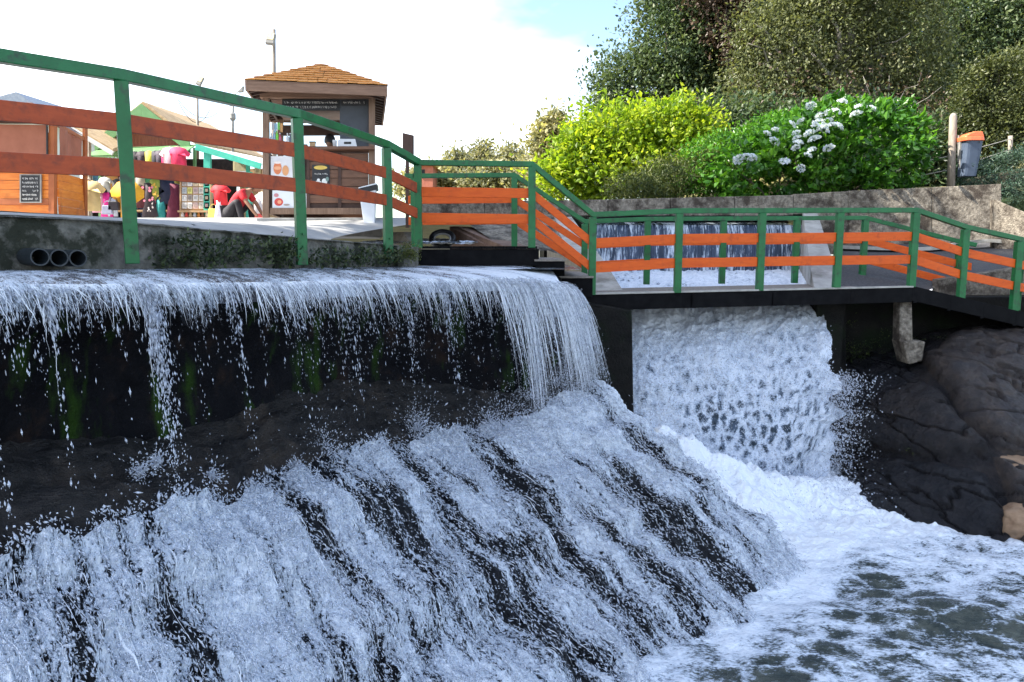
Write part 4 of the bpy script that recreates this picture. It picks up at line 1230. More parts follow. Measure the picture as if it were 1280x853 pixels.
def railing(parent, tops, bots, offs=(0.335, 0.665), board_h=0.125, rail=(0.075, 0.07), side=1, mat_board=None, rots=0.0, posts=True, w=0.095, ends=(0.0, 0.0), names=('handrail', 'board')):
    """posts with top points, a handrail along their tops and two boards on their camera side"""
    hr = MB()
    tops = [Vector(t) for t in tops]
    for i in range(len(tops) - 1):
        a, b = tops[i], tops[i + 1]
        hr.beam(a + Vector((0, 0, rail[1] / 2)), b + Vector((0, 0, rail[1] / 2)), rail[0], rail[1], ext=0.012)
    h = hr.build(names[0], MAT['green'], parent, bevel=0.006)
    for i, (t, bz) in enumerate(zip(tops, bots)):
        if posts and bz is not None:
            post(parent, t, bz, w, rots if not isinstance(rots, (list, tuple)) else rots[i])
    for o_ in offs:
        for i in range(len(tops) - 1):
            a, b = tops[i].copy(), tops[i + 1].copy()
            d = (b - a)
            s = Vector((d.y, -d.x, 0)).normalized() * side * 0.014 * 0
            dn = Vector((d.x, d.y, 0)).normalized() * 0.0
            trim = d.normalized() * (w / 2 - 0.012)
            MB().vbeam(a + trim + Vector((0, 0, -o_)) + s, b - trim + Vector((0, 0, -o_)) + s, 0.030, board_h).build('board', mat_board or MAT['orange'], parent, bevel=0.004)
    return h

# railing of the ramp on the left
top = 1.255
LT = [Vector((-3.92, 3.75, EYE + 1.11)), Vector((-2.86, 5.6, EYE + 1.217)), Vector((-2.035, 7.2, EYE + 1.223)), Vector((-1.51, 9.1, EYE + 1.205))]
t = thing('railing', 'green railing with two worn orange boards coloured darker for shade along the crest of the fall', 'railing', (-2.94, 5.6, EYE))
PT4 = U(522, 207, 9.75)
railing(t, LT + [PT4], [EYE - 0.16, EYE - 0.11, EYE - 0.155, EYE - 0.17, None], rots=0.50, w=0.098, mat_board=MAT['rust'], rail=(0.09, 0.085), board_h=0.13, offs=(0.295, 0.62))
for i in (1, 2, 3):
    p = LT[i]
    for dz in (1.08, 1.20):
        MB().tube([p + Vector((0.03, -0.045, -dz)), p + Vector((0.045, -0.068, -dz))], 0.011, 6).build('bolt', MAT['green'], t)

# footbridge: upper platform, stairs, lower deck, ramp down
fb = thing('footbridge', 'black steel footbridge with green railings and orange boards across the chute', 'footbridge', U(741, 367, 9.8))
BW = 2.15                                            # width of the deck
F_UP = [U(522, 308, 9.75), U(672, 308, 9.75)]
F_LO = [U(741, 367, 9.82), U(1141, 357.5, 10.70)]
F_RA = [F_LO[1], U(1276, 389.5, 11.05), U(1420, 424, 11.4)]
nb = Vector((-0.10, 1.0, 0)).normalized()
dirb = (F_LO[1] - F_LO[0])
nb2 = Vector((-dirb.y, dirb.x, 0)).normalized()
# upper beam and deck
def planks(a, b, nrm, width, count, z_up=0.0, mat='deck_wood', thick=0.035):
    for i in range(count):
        p, q = a.lerp(b, (i + 0.04) / count), a.lerp(b, (i + 0.96) / count)
        p, q = p + nrm * (0.10 if z_up else 0.0), q + nrm * (0.10 if z_up else 0.0)
        mb = MB()
        e = Vector((0, 0, thick))
        vs = [p, q, q + nrm * width, p + nrm * width]
        mb.add([v - e + Vector((0, 0, z_up)) for v in vs] + [v + Vector((0, 0, z_up)) for v in vs], [(3, 2, 1, 0), (4, 5, 6, 7), (0, 1, 5, 4), (1, 2, 6, 5), (2, 3, 7, 6), (3, 0, 4, 7)])
        mb.build('plank', MAT[mat], fb)
planks(F_UP[0], F_UP[1], Vector((0, 1, 0)), BW, 11, mat='steel_black')
def girder(a, b, h, nrm, inset=0.02, drop=0.037, w=0.08, name='girder'):
    z = Vector((0, 0, -drop - h / 2))
    MB().vbeam(a + nrm * (inset + w / 2) + z, b + nrm * (inset + w / 2) + z, w, h).build(name, MAT['steel_black'], fb, bevel=0.004)
girder(F_UP[0], F_UP[1] + Vector((0.02, 0, 0)), 0.215, Vector((0, 1, 0)))
girder(F_UP[0] + Vector((0, BW - 0.12, 0)), F_UP[1] + Vector((0.02, BW - 0.12, 0)), 0.215, Vector((0, 1, 0)))
# stairs
for (x0, x1, y0, y1) in ((669, 706, 327, 346), (700, 741, 348, 372)):
    a, b = U(x0, y0, 9.78), U(x1, y0, 9.78)
    c = U(x0, y1, 9.78)
    MB().prism([a, b, Vector((b.x, b.y, c.z)), c], (0, BW, 0)).build('step', MAT['steel_black'], fb, bevel=0.006)
    MB().prism([a + Vector((-0.01, -0.02, 0.028)), b + Vector((0.01, -0.02, 0.028)), b + Vector((0.01, -0.02, 0.002)), a + Vector((-0.01, -0.02, 0.002))], (0, BW + 0.04, 0)).build('tread', MAT['deck_wood'], fb)
# lower deck
planks(F_LO[0] + Vector((-0.28, 0, 0)), F_LO[1], nb2, BW, 30, -0.075)
girder(F_LO[0] + Vector((-0.30, 0, 0)), F_LO[1], 0.215, nb2, 0.0, 0.022)
MB().vbeam(F_LO[0] + Vector((-0.30, 0, -0.0115)) + nb2 * 0.03, F_LO[1] + Vector((0, 0, -0.0115)) + nb2 * 0.03, 0.10, 0.021).build('edge_strip', MAT['concrete_pale'], fb)
girder(F_LO[0] + nb2 * (BW - 0.12) + Vector((-0.3, 0, 0)), F_LO[1] + nb2 * (BW - 0.12), 0.16, nb2, drop=0.115)
# ramp to the right
dr = F_RA[1] - F_RA[0]
nb3 = Vector((-dr.y, dr.x, 0)).normalized()
planks(F_RA[0] + dr.normalized() * 0.03, F_RA[2], nb3, BW - 0.5, 24, -0.075)
girder(F_RA[0], F_RA[2], 0.215, nb3, 0.0, 0.0)
for i in range(7):                                   # upright stiffeners on the ramp girder
    p = F_RA[0].lerp(F_RA[2], (i + 0.1) / 7)
    MB().box(p + Vector((0, 0.012, -0.14)), (0.05, 0.02, 0.19)).build('stiffener', MAT['steel_black'], fb)
for f in (0.3, 0.55, 0.8):
    p = F_LO[0].lerp(F_LO[1], f)
    MB().box(p + Vector((0, 0.012, -0.14)), (0.05, 0.02, 0.19)).build('stiffener', MAT['steel_black'], fb)
# pillar under the bridge
a = U(1131, 378, 10.75)
MB().prism([U(1125, 377, 10.78), U(1140, 377, 10.78), U(1141, 427, 10.78), U(1124, 427, 10.78)], (0, 0.2, 0)).build('pillar', MAT['concrete'], fb, bevel=0.01)
MB().prism([U(1129, 427, 10.7), U(1157, 427, 10.7), U(1153, 452, 10.7), U(1136, 456, 10.7)], (0, 0.35, 0)).build('pillar_base', MAT['concrete'], fb, bevel=0.02)

# front railing
H = 1.045
T1 = [PT4, U(665, 209, 9.75)]
lower_px = [741, 847.5, 950.5, 1047, 1141]
def on_lo(px):
    f = 0.0
    lo, hi = -0.2, 1.2
    for _ in range(40):
        f = (lo + hi) / 2
        p = F_LO[0].lerp(F_LO[1], f)
        a = math.cos(PITCH) * p.y - math.sin(PITCH) * (p.z - EYE)
        if 640 + FPX * p.x / a < px:
            lo = f
        else:
            hi = f
    return F_LO[0].lerp(F_LO[1], f)
LOW = [on_lo(x) for x in lower_px]
TL = [p + Vector((0, 0.05, H)) for p in LOW]
TL[0] = U(741, 272, 9.86)
RA = [F_RA[0].lerp(F_RA[1], 0.5), F_RA[1], F_RA[2]]
TR = [U(1207, 287, 10.93), U(1274, 302, 11.1), U(1420, 334, 11.45)]
front = railing(fb, T1 + TL + TR, [F_UP[0].z - 0.02, F_UP[1].z - 0.02] + [p.z - 0.02 for p in LOW] + [p.z - 0.04 for p in RA])
# rear railing
off2 = nb2 * (BW - 0.08)
RB = [U(507, 223, 11.85), U(517, 223, 11.85), U(643, 222, 11.85), U(731, 280, 11.9)]
rear_px = [808, 902, 993, 1077.5]
TB = []
for px in rear_px:
    lo, hi = -0.3, 1.3
    for _ in range(40):
        f = (lo + hi) / 2
        p = F_LO[0].lerp(F_LO[1], f) + off2
        a = math.cos(PITCH) * p.y - math.sin(PITCH) * (p.z - EYE)
        if 640 + FPX * p.x / a < px:
            lo = f
        else:
            hi = f
    TB.append(F_LO[0].lerp(F_LO[1], f) + off2 + Vector((0, 0, H - 0.03)))
TE = [U(1200, 305, 12.4), U(1219, 309, 12.35)]
railing(fb, RB + TB + TE, [None, F_UP[0].z - 0.02, F_UP[1].z - 0.02, F_LO[0].z - 0.05] + [F_LO[0].lerp(F_LO[1], 0.5).z - 0.02] * 4 + [EYE - 0.75, None], side=1)
# next length of rail that starts behind the last post
t = thing('railing', 'short green rail starting beside the last post of the bridge ramp', 'railing', U(1278, 388, 11.3))
railing(t, [U(1276, 309, 11.5), U(1420, 318, 11.9)], [U(1276, 388, 11.5).z, U(1420, 395, 11.9).z], offs=())
# ---------------------------------------------------------------- kiosk
KYAW = math.radians(11.0)
KX, KY = Vector((math.cos(KYAW), math.sin(KYAW), 0)), Vector((-math.sin(KYAW), math.cos(KYAW), 0))
KC = U(398, 300, 13.0)
def KP(px, py, off=0.0):
    """where the ray of that pixel meets the kiosk's front plane, moved off metres inward"""
    o_, p_ = Vector((0, 0, EYE)), U(px, py, 1.0)
    dr_ = p_ - o_
    s_ = ((KC + KY * off - o_).dot(KY)) / dr_.dot(KY)
    return o_ + dr_ * s_
def K(px, py, dy=0.0):
    return KP(px, py) + KY * dy
K.dirv = KY
def rect(mb, f, x0, x1, y0, y1, dy0, dy1):
    """a box whose front face covers the pixels x0..x1, y0..y1 in the plane of f, between depths dy0 and dy1"""
    a, b, c, d = f(x0, y0), f(x1, y0), f(x1, y1), f(x0, y1)
    dv = getattr(f, 'dirv', Vector((0, 1, 0)))
    e0, e1 = dv * dy0, dv * dy1
    return mb.add([a + e0, b + e0, c + e0, d + e0, a + e1, b + e1, c + e1, d + e1],
                  [(3, 2, 1, 0), (4, 5, 6, 7), (0, 1, 5, 4), (1, 2, 6, 5), (2, 3, 7, 6), (3, 0, 4, 7)])
def R(name, mat, parent, f, x0, x1, y0, y1, dy0, dy1, bevel=0.0):
    return rect(MB(), f, x0, x1, y0, y1, dy0, dy1).build(name, MAT[mat] if isinstance(mat, str) else mat, parent, bevel=bevel)

k = thing('kiosk', 'brown wooden snack kiosk with orange shingled hip roof', 'kiosk', K(398, 276))
R('foundation', 'concrete_smooth', k, K, 322, 478, 273, 296, -0.15, 2.6, 0.01)
KD = 2.15
for px in (328, 461):
    for dy in (0.0, KD):
        R('corner_post', 'kiosk_post', k, K, px, px + 8, 112, 273.2, dy, dy + 0.12, 0.006)
# counter front: horizontal boards between battens
ys_b = [191, 201.5, 212, 222.5, 233, 243.5, 254]
for a, b in zip(ys_b[:-1], ys_b[1:]):
    for x0, x1 in ((386.5, 422.5), (426.5, 460.5)):
        R('board', 'kiosk_wood', k, K, x0, x1, a + 0.35, b - 0.35, 0.05, 0.08, 0.003)
for px in (383, 422.5):
    R('batten', 'kiosk_trim', k, K, px, px + 4, 188.5, 262, 0.025, 0.085, 0.003)
R('counter_frame', 'kiosk_trim', k, K, 387, 460.5, 188.4, 191, 0.03, 0.09)
R('backing', 'kiosk_trim', k, K, 337, 460.5, 196, 262, 0.086, 0.11)
R('skirt', 'kiosk_post', k, K, 337, 460.5, 260, 268, 0.02, 0.085, 0.004)
ct = R('countertop', 'kiosk_wood', k, K, 376, 468.5, 184.5, 188.3, -0.16, 0.35, 0.004)
# other walls
for s, px in ((0, 331), (1, 463)):
    for i in range(8):
        y0 = 188 + i * 9.8
        R('side_board', 'kiosk_wood', k, K, px, px + 3, y0, y0 + 9.4, 0.125, KD - 0.005)
for i in range(8):
    y0 = 188 + i * 9.8
    R('back_board', 'kiosk_wood', k, K, 336.5, 460.5, y0, y0 + 9.4, KD + 0.03, KD + 0.07)
# head beams, slatted menu panel, chalk panel
R('head_beam', 'kiosk_fascia', k, K, 325, 469.5, 115, 122.5, -0.03, 0.13, 0.004)
R('head_beam', 'kiosk_trim', k, K, 325, 469.5, 115, 122.5, KD - 0.01, KD + 0.13)
for px in (325, 466):
    R('tie_beam', 'kiosk_trim', k, K, px, px + 3.5, 115, 122, 0.131, KD - 0.011)
mp_ = R('menu_panel', 'blackboard', k, K, 352, 424.5, 123, 137, 0.10, 0.13)
for i in range(4):
    R('slat', 'blackboard', mp_, K, 352, 424.5, 123.6 + i * 3.4, 126.2 + i * 3.4, 0.075, 0.099)
def scribble(parent, f, x0, x1, y0, y1, rows, dy, mat='chalk', wpx=0.55, seed=1):
    """one row of hand lettering per mesh: small chalk strokes"""
    rnd = random.Random(seed)
    for r in range(rows):
        mb = MB()
        yc = y0 + (r + 0.5) * (y1 - y0) / rows
        h = (y1 - y0) / rows * 0.30
        x = x0
        while x < x1 - 1.2:
            if rnd.random() < 0.16:
                x += 1.3
                continue
            a = f(x + rnd.uniform(-0.3, 0.3), yc - h * rnd.uniform(0.3, 1.0)) + getattr(f, 'dirv', Vector((0, 1, 0))) * dy
            b = f(x + rnd.uniform(0.2, 0.9), yc + h * rnd.uniform(0.3, 1.0)) + getattr(f, 'dirv', Vector((0, 1, 0))) * dy
            sc = (f(1, 0) - f(0, 0)).length
            mb.beam(a, b, 0.004, wpx * sc, up=(0, 1, 0.01))
            x += rnd.uniform(0.8, 1.5)
        tag(mb.build('lettering', MAT[mat], parent), kind='stuff')
scribble(mp_, K, 355, 422, 124.5, 136, 2, 0.072, wpx=0.4, seed=5)
gp = R('chalk_panel', 'greyboard', k, K, 424.5, 461, 123, 184.4, 0.09, 0.12, 0.003)
R('chalk_header', 'blackboard', gp, K, 426.5, 457.5, 123.5, 131.5, 0.07, 0.089)
scribble(gp, K, 429, 456, 124.5, 130.5, 1, 0.067, wpx=0.6, seed=8)
R('inner_beam', 'kiosk_trim', k, K, 337, 424.4, 137.3, 151.5, 1.6, 1.7)
R('ceiling', 'kiosk_wood', k, K, 337, 460, 121, 123, 0.14, KD - 0.02)
# roof: hip, fascia, eave boards and shingle courses
fl_, fr_ = KP(306, 103, -0.42), KP(484, 104, -0.42)
EZ1 = (fl_.z + fr_.z) / 2
EZ0 = EZ1 - 0.165
wide = (fr_ - fl_).dot(KX)
deep = KD + 0.95
cor = [Vector((fl_.x, fl_.y, EZ1))]
cor += [cor[0] + KX * wide, cor[0] + KX * wide + KY * deep, cor[0] + KY * deep]
apex = (cor[0] + cor[2]) / 2 + Vector((0, 0, 0.66))
rf = MB().add([c - Vector((0, 0, 0.02)) for c in cor] + [apex - Vector((0, 0, 0.02))], [(0, 1, 4), (1, 2, 4), (2, 3, 4), (3, 0, 4), (3, 2, 1, 0)]).build('roof', MAT['kiosk_trim'], k)
sh = MB()
rnd = random.Random(3)
NC = 9
for s in range(4):
    a, b = cor[s], cor[(s + 1) % 4]
    nrm = (b - a).cross(apex - a).normalized()
    for c in range(NC):
        f0, f1 = c / NC, (c + 1.12) / NC
        a0, b0 = a.lerp(apex, f0), b.lerp(apex, f0)
        a1, b1 = a.lerp(apex, min(1, f1)), b.lerp(apex, min(1, f1))
        m = max(1, int((b0 - a0).length / 0.16))
        for i in range(m):
            u0, u1 = (i + 0.03) / m, (i + 0.97) / m
            l0, l1 = 0.016 + rnd.random() * 0.012, 0.004
            q = [a0.lerp(b0, u0) + nrm * l0, a0.lerp(b0, u1) + nrm * l0, a1.lerp(b1, u1) + nrm * l1, a1.lerp(b1, u0) + nrm * l1]
            lo = [p - nrm * 0.012 for p in q]
            sh.add(q + lo, [(0, 1, 2, 3), (0, 4, 5, 1), (1, 5, 6, 2), (2, 6, 7, 3), (3, 7, 4, 0)])
tag(sh.build('shingles', MAT['shingle'], rf), kind='stuff')
for s in range(4):
    a, b = cor[s], cor[(s + 1) % 4]
    inw = Vector((-(b - a).y, (b - a).x, 0)).normalized() * 0.02
    z = Vector((0, 0, (EZ0 - EZ1) / 2 - 0.004))
    MB().vbeam(a + z + inw, b + z + inw, 0.03, EZ1 - EZ0).build('fascia', MAT['kiosk_fascia'], k, bevel=0.003)
for i in range(12):
    f_ = 0.05 + 0.9 * i / 11
    for e0_, e1_ in ((cor[1], cor[2]), (cor[0], cor[3])):
        q = e0_.lerp(e1_, f_)
        inn = KX * (-0.27 if e0_ is cor[1] else 0.27)
        q0 = q - inn.normalized() * -0.04
        MB().beam(Vector((q0.x, q0.y, EZ0 + 0.03)), Vector((q0.x, q0.y, EZ0 + 0.10)) + inn, 0.05, 0.08).build('rafter', MAT['kiosk_trim'], k)
# posters on the left bay
def poster(name, label, f, x0, x1, y0, y1, dy, base, blobs, group=None):
    t = thing(name, label, 'poster', f((x0 + x1) / 2, y1))
    R('sheet', base, t, f, x0, x1, y0, y1, dy, dy + 0.012)
    for i, (bx, by, rx, ry, col) in enumerate(blobs):
        mb = MB()
        vs = [f(bx + rx * math.cos(a), by + ry * math.sin(a)) + getattr(f, 'dirv', Vector((0, 1, 0))) * (dy - 0.004 - 0.0015 * i) for a in [2 * math.pi * q / 14 for q in range(14)]]
        mb.add(vs, [tuple(range(14))])
        mb.build('print', paint(col), t)
    return t
poster('poster', 'pale poster with two orange drink cups on the kiosk side bay', K, 338, 380, 195, 224, 0.05, 'paper',
       [(346.5, 210, 5.2, 8.0, (0.62, 0.20, 0.09)), (356.5, 213, 4.2, 6.5, (0.62, 0.30, 0.14)), (346.5, 203, 5.0, 1.6, (0.75, 0.66, 0.62)), (346.5, 210, 4.6, 2.2, (0.72, 0.36, 0.2)), (368, 205, 3, 5, (0.7, 0.6, 0.3))])
poster('poster', 'white poster with a red fruit picture low on the kiosk', K, 340, 383, 238, 262, 0.05, 'white',
       [(348, 252.5, 5.6, 5.0, (0.55, 0.07, 0.06)), (349, 252.5, 2.6, 2.3, (0.75, 0.35, 0.2)), (345, 244, 3.0, 2.4, (0.5, 0.22, 0.24)), (358, 256, 4, 1.2, (0.35, 0.28, 0.25))])
t = poster('poster', 'dark poster with yellow heading and white figures on the kiosk counter', K, 390, 412, 206, 235, 0.03, 'blackboard',
       [(400.5, 209.5, 8.5, 2.6, (0.62, 0.44, 0.10)), (397.5, 229, 4.2, 3.6, (0.55, 0.57, 0.56)), (405.5, 227, 3.6, 4.0, (0.60, 0.62, 0.60)), (398, 225, 1.9, 1.8, (0.62, 0.63, 0.62)), (409, 224, 2, 3, (0.15, 0.22, 0.20))])
scribble(t, K, 393, 410, 215.5, 219.5, 1, 0.02, wpx=0.6, seed=4)
# bottles on the side shelf
sf = R('side_shelf', 'kiosk_wood', k, K, 336.5, 384, 180.5, 183, 0.0, 0.35)
cols = [((0.62, 0.66, 0.70), 'white'), ((0.30, 0.42, 0.55), 'blue'), ((0.20, 0.62, 0.06), 'lime green'), ((0.55, 0.10, 0.18), 'red'), ((0.55, 0.56, 0.58), 'grey'), ((0.10, 0.12, 0.14), 'black')]
for i, (c, nm) in enumerate(cols):
    p = K(338.5 + i * 3.6 + (6 if i > 3 else 0), 180.4, 0.12)
    t = thing('bottle', nm + ' bottle standing on the side shelf of the kiosk', 'bottle', p, 'bottles on the kiosk shelf')
    hgt = 0.26 if i in (1, 2) else 0.20
    MB().lathe(p, [(0.022, 0), (0.024, 0.01), (0.024, hgt * 0.62), (0.010, hgt * 0.8), (0.010, hgt * 0.92)], 10).build('body', paint(c, 0.3), t, True)
    MB().lathe(p + Vector((0, 0, hgt * 0.92)), [(0.012, 0), (0.012, hgt * 0.08)], 8).build('cap', MAT['white'], t)
t = thing('hanging_bag', 'row of snack bags hanging under the kiosk lintel beside the left post', 'snack bag', K(341, 161, 0.2))
for i in range(4):
    R('packet', paint([(0.5, 0.5, 0.52), (0.25, 0.45, 0.6), (0.15, 0.5, 0.08), (0.6, 0.3, 0.1)][i], 0.3), t, K, 337.5 + i * 3.7, 340.6 + i * 3.7, 151 + (i % 2), 160 + (i % 2) * 3, 0.2, 0.23)
# things on the counter
t = thing('cash_register', 'white cash register on the kiosk counter beside the grey panel', 'cash register', K(434, 184.3, 0.05))
MB().prism([K(422, 184.4), K(422, 176), K(425, 173.8), K(444, 173.8), K(446.5, 184.4)], KY * 0.25).build('body', MAT['white'], t, bevel=0.006)
R('slot', 'black', t, K, 430, 439, 177.5, 180.2, -0.006, 0.01)
t = thing('napkin_box', 'small brown box on the kiosk counter', 'box', K(391, 184.3, 0.0))
R('body', 'lightwood', t, K, 387, 394, 178.5, 184.4, -0.02, 0.12, 0.004)
R('lid', 'kiosk_trim', t, K, 386.5, 394.5, 177.2, 178.4, -0.025, 0.125)
t = thing('cup', 'white cup on the kiosk counter beside the cash register', 'cup', K(418, 184.3, 0.02))
MB().lathe(K(418.5, 184.4, 0.05), [(0.030, 0), (0.040, 0.12), (0.042, 0.125), (0.036, 0.125)], 12).build('cup_body', MAT['white'], t, True)

# ---------------------------------------------------------------- people
def skin_body(name, parent, joints, edges, radii, mat, sub=2):
    b = base_of(parent)
    me = bpy.data.meshes.new(name)
    me.from_pydata([tuple(Vector(j) - b) for j in joints], edges, [])
    me.materials.append(mat)
    o = bpy.data.objects.new(name, me)
    put(o, parent)
    m = o.modifiers.new('skin', 'SKIN')
    m.use_smooth_shade = True
    for i, r in enumerate(radii):
        me.skin_vertices[0].data[i].radius = (r, r) if not isinstance(r, tuple) else r
    me.skin_vertices[0].data[0].use_root = True
    s = o.modifiers.new('sub', 'SUBSURF')
    s.levels = sub
    s.render_levels = sub
    return o
def head(parent, c, r, face, hair=True):
    """egg-shaped head with brow, nose, chin and ears looking along face; hair as a cap"""
    face = Vector(face).normalized()
    up = Vector((0, 0, 1))
    s = face.cross(up).normalized()
    up = s.cross(face)
    import bmesh
    bm = bmesh.new()
    bmesh.ops.create_uvsphere(bm, u_segments=20, v_segments=14, radius=1.0)
    hv, hf = [], []
    for v in bm.verts:
        x, y, z = v.co
        w = 0.78 if z > -0.2 else 0.78 - 0.25 * (-0.2 - z)
        q = s * (x * r * w) + face * (y * r * 0.95 + (0.10 * r if (y > 0.7 and -0.35 < z < 0.15 and abs(x) < 0.25) else 0)) + up * (z * r * 1.12)
        hv.append(Vector(c) + q)
    hf = [[v.index for v in f.verts] for f in bm.faces]
    MB().add(hv, hf).build('head', MAT['skin'], parent, True)
    if hair:
        hv2, keep = [], []
        for v in bm.verts:
            x, y, z = v.co
            w = 0.86
            q = s * (x * r * w) + face * (y * r * 1.03 - 0.05 * r) + up * (z * r * 1.20)
            hv2.append(Vector(c) + q)
        keep = [[v.index for v in f.verts] for f in bm.faces if all((v.co.z > 0.25 or v.co.y < 0.05) and v.co.z > -0.75 for v in f.verts)]
        MB().add(hv2, keep).build('hair', MAT['hair'], parent, True)
    bm.free()

# crouching person in a red shirt
def CP(px, py, dy=0.0):
    return U(px, py, 15.6) + Vector((0, dy, 0))
g = CP(300, 279)
t = thing('person', 'person in red shirt and dark trousers crouching on the plaza, arms reaching down', 'person', g)
hip, knee, ank, toe = CP(285, 266, 0.05), CP(300, 251, -0.14), CP(305, 276, -0.10), CP(313, 278.5, -0.14)
hip2, knee2, ank2, toe2 = CP(287, 266, 0.26), CP(306, 255, 0.34), CP(309, 276, 0.30), CP(318, 278.5, 0.30)
pel, chest, neck = CP(286, 265, 0.15), CP(299, 243, 0.12), CP(309, 237.5, 0.12)
skin_body('body', t, [pel, chest, neck, CP(314, 236, 0.12), CP(303, 242, -0.07), CP(311, 254, -0.10), CP(321, 268, -0.08), CP(324, 271, -0.08), CP(305, 242, 0.30), CP(314, 254, 0.33), CP(322, 267, 0.28), CP(326, 270, 0.28)],
          [(0, 1), (1, 2), (2, 3), (1, 4), (4, 5), (5, 6), (6, 7), (1, 8), (8, 9), (9, 10), (10, 11)], [0.12, 0.14, 0.06, 0.055, 0.055, 0.045, 0.034, 0.03, 0.055, 0.045, 0.034, 0.03], MAT['skin'])
skin_body('shirt', t, [pel, pel.lerp(chest, 0.5), chest, neck.lerp(chest, 0.35), CP(303, 242, -0.07), CP(309, 251, -0.09), CP(305, 242, 0.30), CP(312, 251, 0.32)],
          [(0, 1), (1, 2), (2, 3), (2, 4), (4, 5), (2, 6), (6, 7)], [0.145, 0.155, 0.165, 0.09, 0.085, 0.07, 0.085, 0.07], paint((0.55, 0.02, 0.03)))
skin_body('trousers', t, [pel, hip, knee, ank, toe, hip2, knee2, ank2, toe2], [(0, 1), (1, 2), (2, 3), (3, 4), (0, 5), (5, 6), (6, 7), (7, 8)], [0.155, 0.125, 0.085, 0.06, 0.04, 0.125, 0.085, 0.06, 0.04], paint((0.012, 0.011, 0.016)))
head(t, CP(319, 233.5, 0.12), 0.105, (0.75, -0.2, -0.6))
# seller behind the counter
def SP(px, py, dy=0.0):
    return U(px, py, 13.9) + Vector((0, dy, 0))
g = SP(413, 268)
t = thing('person', 'person with dark hair bending behind the kiosk counter', 'person', g)
pel = SP(410, 222)
skin_body('body', t, [pel, SP(411, 205), SP(412, 194), SP(412, 188), SP(402, 195), SP(400, 212), SP(404, 222, -0.1), SP(422, 195), SP(424, 212), SP(420, 222, -0.1), SP(406, 240), SP(405, 266), SP(416, 240), SP(417, 266)],
          [(0, 1), (1, 2), (2, 3), (2, 4), (4, 5), (5, 6), (2, 7), (7, 8), (8, 9), (0, 10), (10, 11), (0, 12), (12, 13)], [0.13, 0.14, 0.10, 0.055, 0.06, 0.05, 0.035, 0.06, 0.05, 0.035, 0.09, 0.055, 0.09, 0.055], paint((0.03, 0.03, 0.04)))
head(t, SP(412.5, 176.5), 0.115, (0.1, 1, -0.5))

# ---------------------------------------------------------------- bins, sign, poles near the kiosk
def BN(px, py, dy=0.0):
    return U(px, py, 12.5) + Vector((0, dy, 0))
t = thing('litter_bin', 'tall white plastic bin with black liner at the kiosk corner', 'bin', BN(462, 283))
vs = [BN(448, 236), BN(470, 231), BN(468, 281), BN(455, 282)]
mb = MB().add(vs + [v + Vector((-0.04, 0.30, 0)) for v in vs], [(0, 1, 2, 3), (7, 6, 5, 4), (0, 4, 5, 1), (1, 5, 6, 2), (2, 6, 7, 3), (3, 7, 4, 0)])
mb.build('bin_body', MAT['white'], t, bevel=0.012)
mb = MB().prism([BN(446.5, 240, -0.012), BN(449, 235.6, -0.012), BN(471.5, 230.5, -0.012), BN(472, 237, -0.012), BN(460, 240, -0.012), BN(453, 245, -0.012)], (-0.04, 0.33, 0.0))
mb.build('liner', MAT['black'], t)
mb = MB().prism([BN(448, 234.5, 0.0), BN(470, 229, 0.0), BN(470.5, 230.6, 0.0), BN(448.5, 236.4, 0.0)], (-0.04, 0.30, 0.0))
mb.build('rim', MAT['white'], t)
t = thing('sign_board', 'dark blank sign board on a post beyond the railing corner', 'sign', U(509, 270, 12.6))
MB().prism([U(503, 166, 12.2), U(515.5, 169, 12.2), U(515.5, 193, 12.2), U(503, 193, 12.2)], (0.02, 0.06, 0)).build('board_face', MAT['kiosk_trim'], t, bevel=0.006)
MB().prism([U(507, 193, 12.22), U(511, 193, 12.22), U(511, 285, 12.22), U(507, 285, 12.22)], (0, 0.05, 0)).build('sign_post', MAT['kiosk_trim'], t)

def floodlight_pole(px, ytop, ybase, d, lamp, label, r=0.05):
    t = thing('floodlight_pole', label, 'lamp post', U(px, ybase, d))
    MB().tube([U(px + 1, ybase, d), U(px, ytop, d)], [r * 1.15, r * 0.8], 10).build('pole', MAT['pole'], t, True)
    lx, ly, w, h, tilt = lamp
    c = U(lx, ly, d - 0.2)
    s = d / FPX
    rot = Matrix.Rotation(tilt, 3, 'Y') @ Matrix.Rotation(-0.35, 3, 'X')
    hd = MB().box(c, (w * s, 0.10, h * s), rot).build('lamp_head', MAT['lamp_metal'], t, bevel=0.01)
    MB().box(c + rot @ Vector((0, -0.053, h * s * 0.12)), (w * s * 0.8, 0.012, h * s * 0.6), rot).build('lamp_glass', MAT['lamp_glass'], hd)
    MB().beam(c + Vector((0, 0.05, -h * s * 0.3)), U(px, ly + h * 0.3, d), 0.03, 0.03).build('bracket', MAT['lamp_metal'], t)
    return t
floodlight_pole(342, 37, 268, 17.5, (338.5, 49, 10, 14, 0.12), 'weathered pole with floodlight behind the orange-roofed kiosk', 0.055)
floodlight_pole(246.5, 112, 262, 25, (250, 101.5, 6, 11, 0.35), 'thin pole with grey floodlight above the green gable stall', 0.05)
t = thing('street_lamp', 'thin pole with curved arm and small lamp above the teal stall', 'lamp post', U(291, 262, 24))
MB().tube([U(291, 262, 24), U(291, 150, 24), U(291.5, 128, 24), U(294, 118, 24), U(299, 113, 24)], [0.045, 0.04, 0.03, 0.02, 0.018], 8).build('pole', MAT['lamp_metal'], t, True)
MB().prism([U(297, 115, 23.9), U(303.5, 107.5, 23.9), U(302.5, 114.5, 23.9)], (0, 0.15, 0)).build('lamp_head', MAT['lamp_metal'], t)
MB().lathe(U(291, 151, 24), [(0.06, 0), (0.10, 0.06), (0.10, 0.2), (0.04, 0.26)], 8).build('junction_box', MAT['lamp_metal'], t)
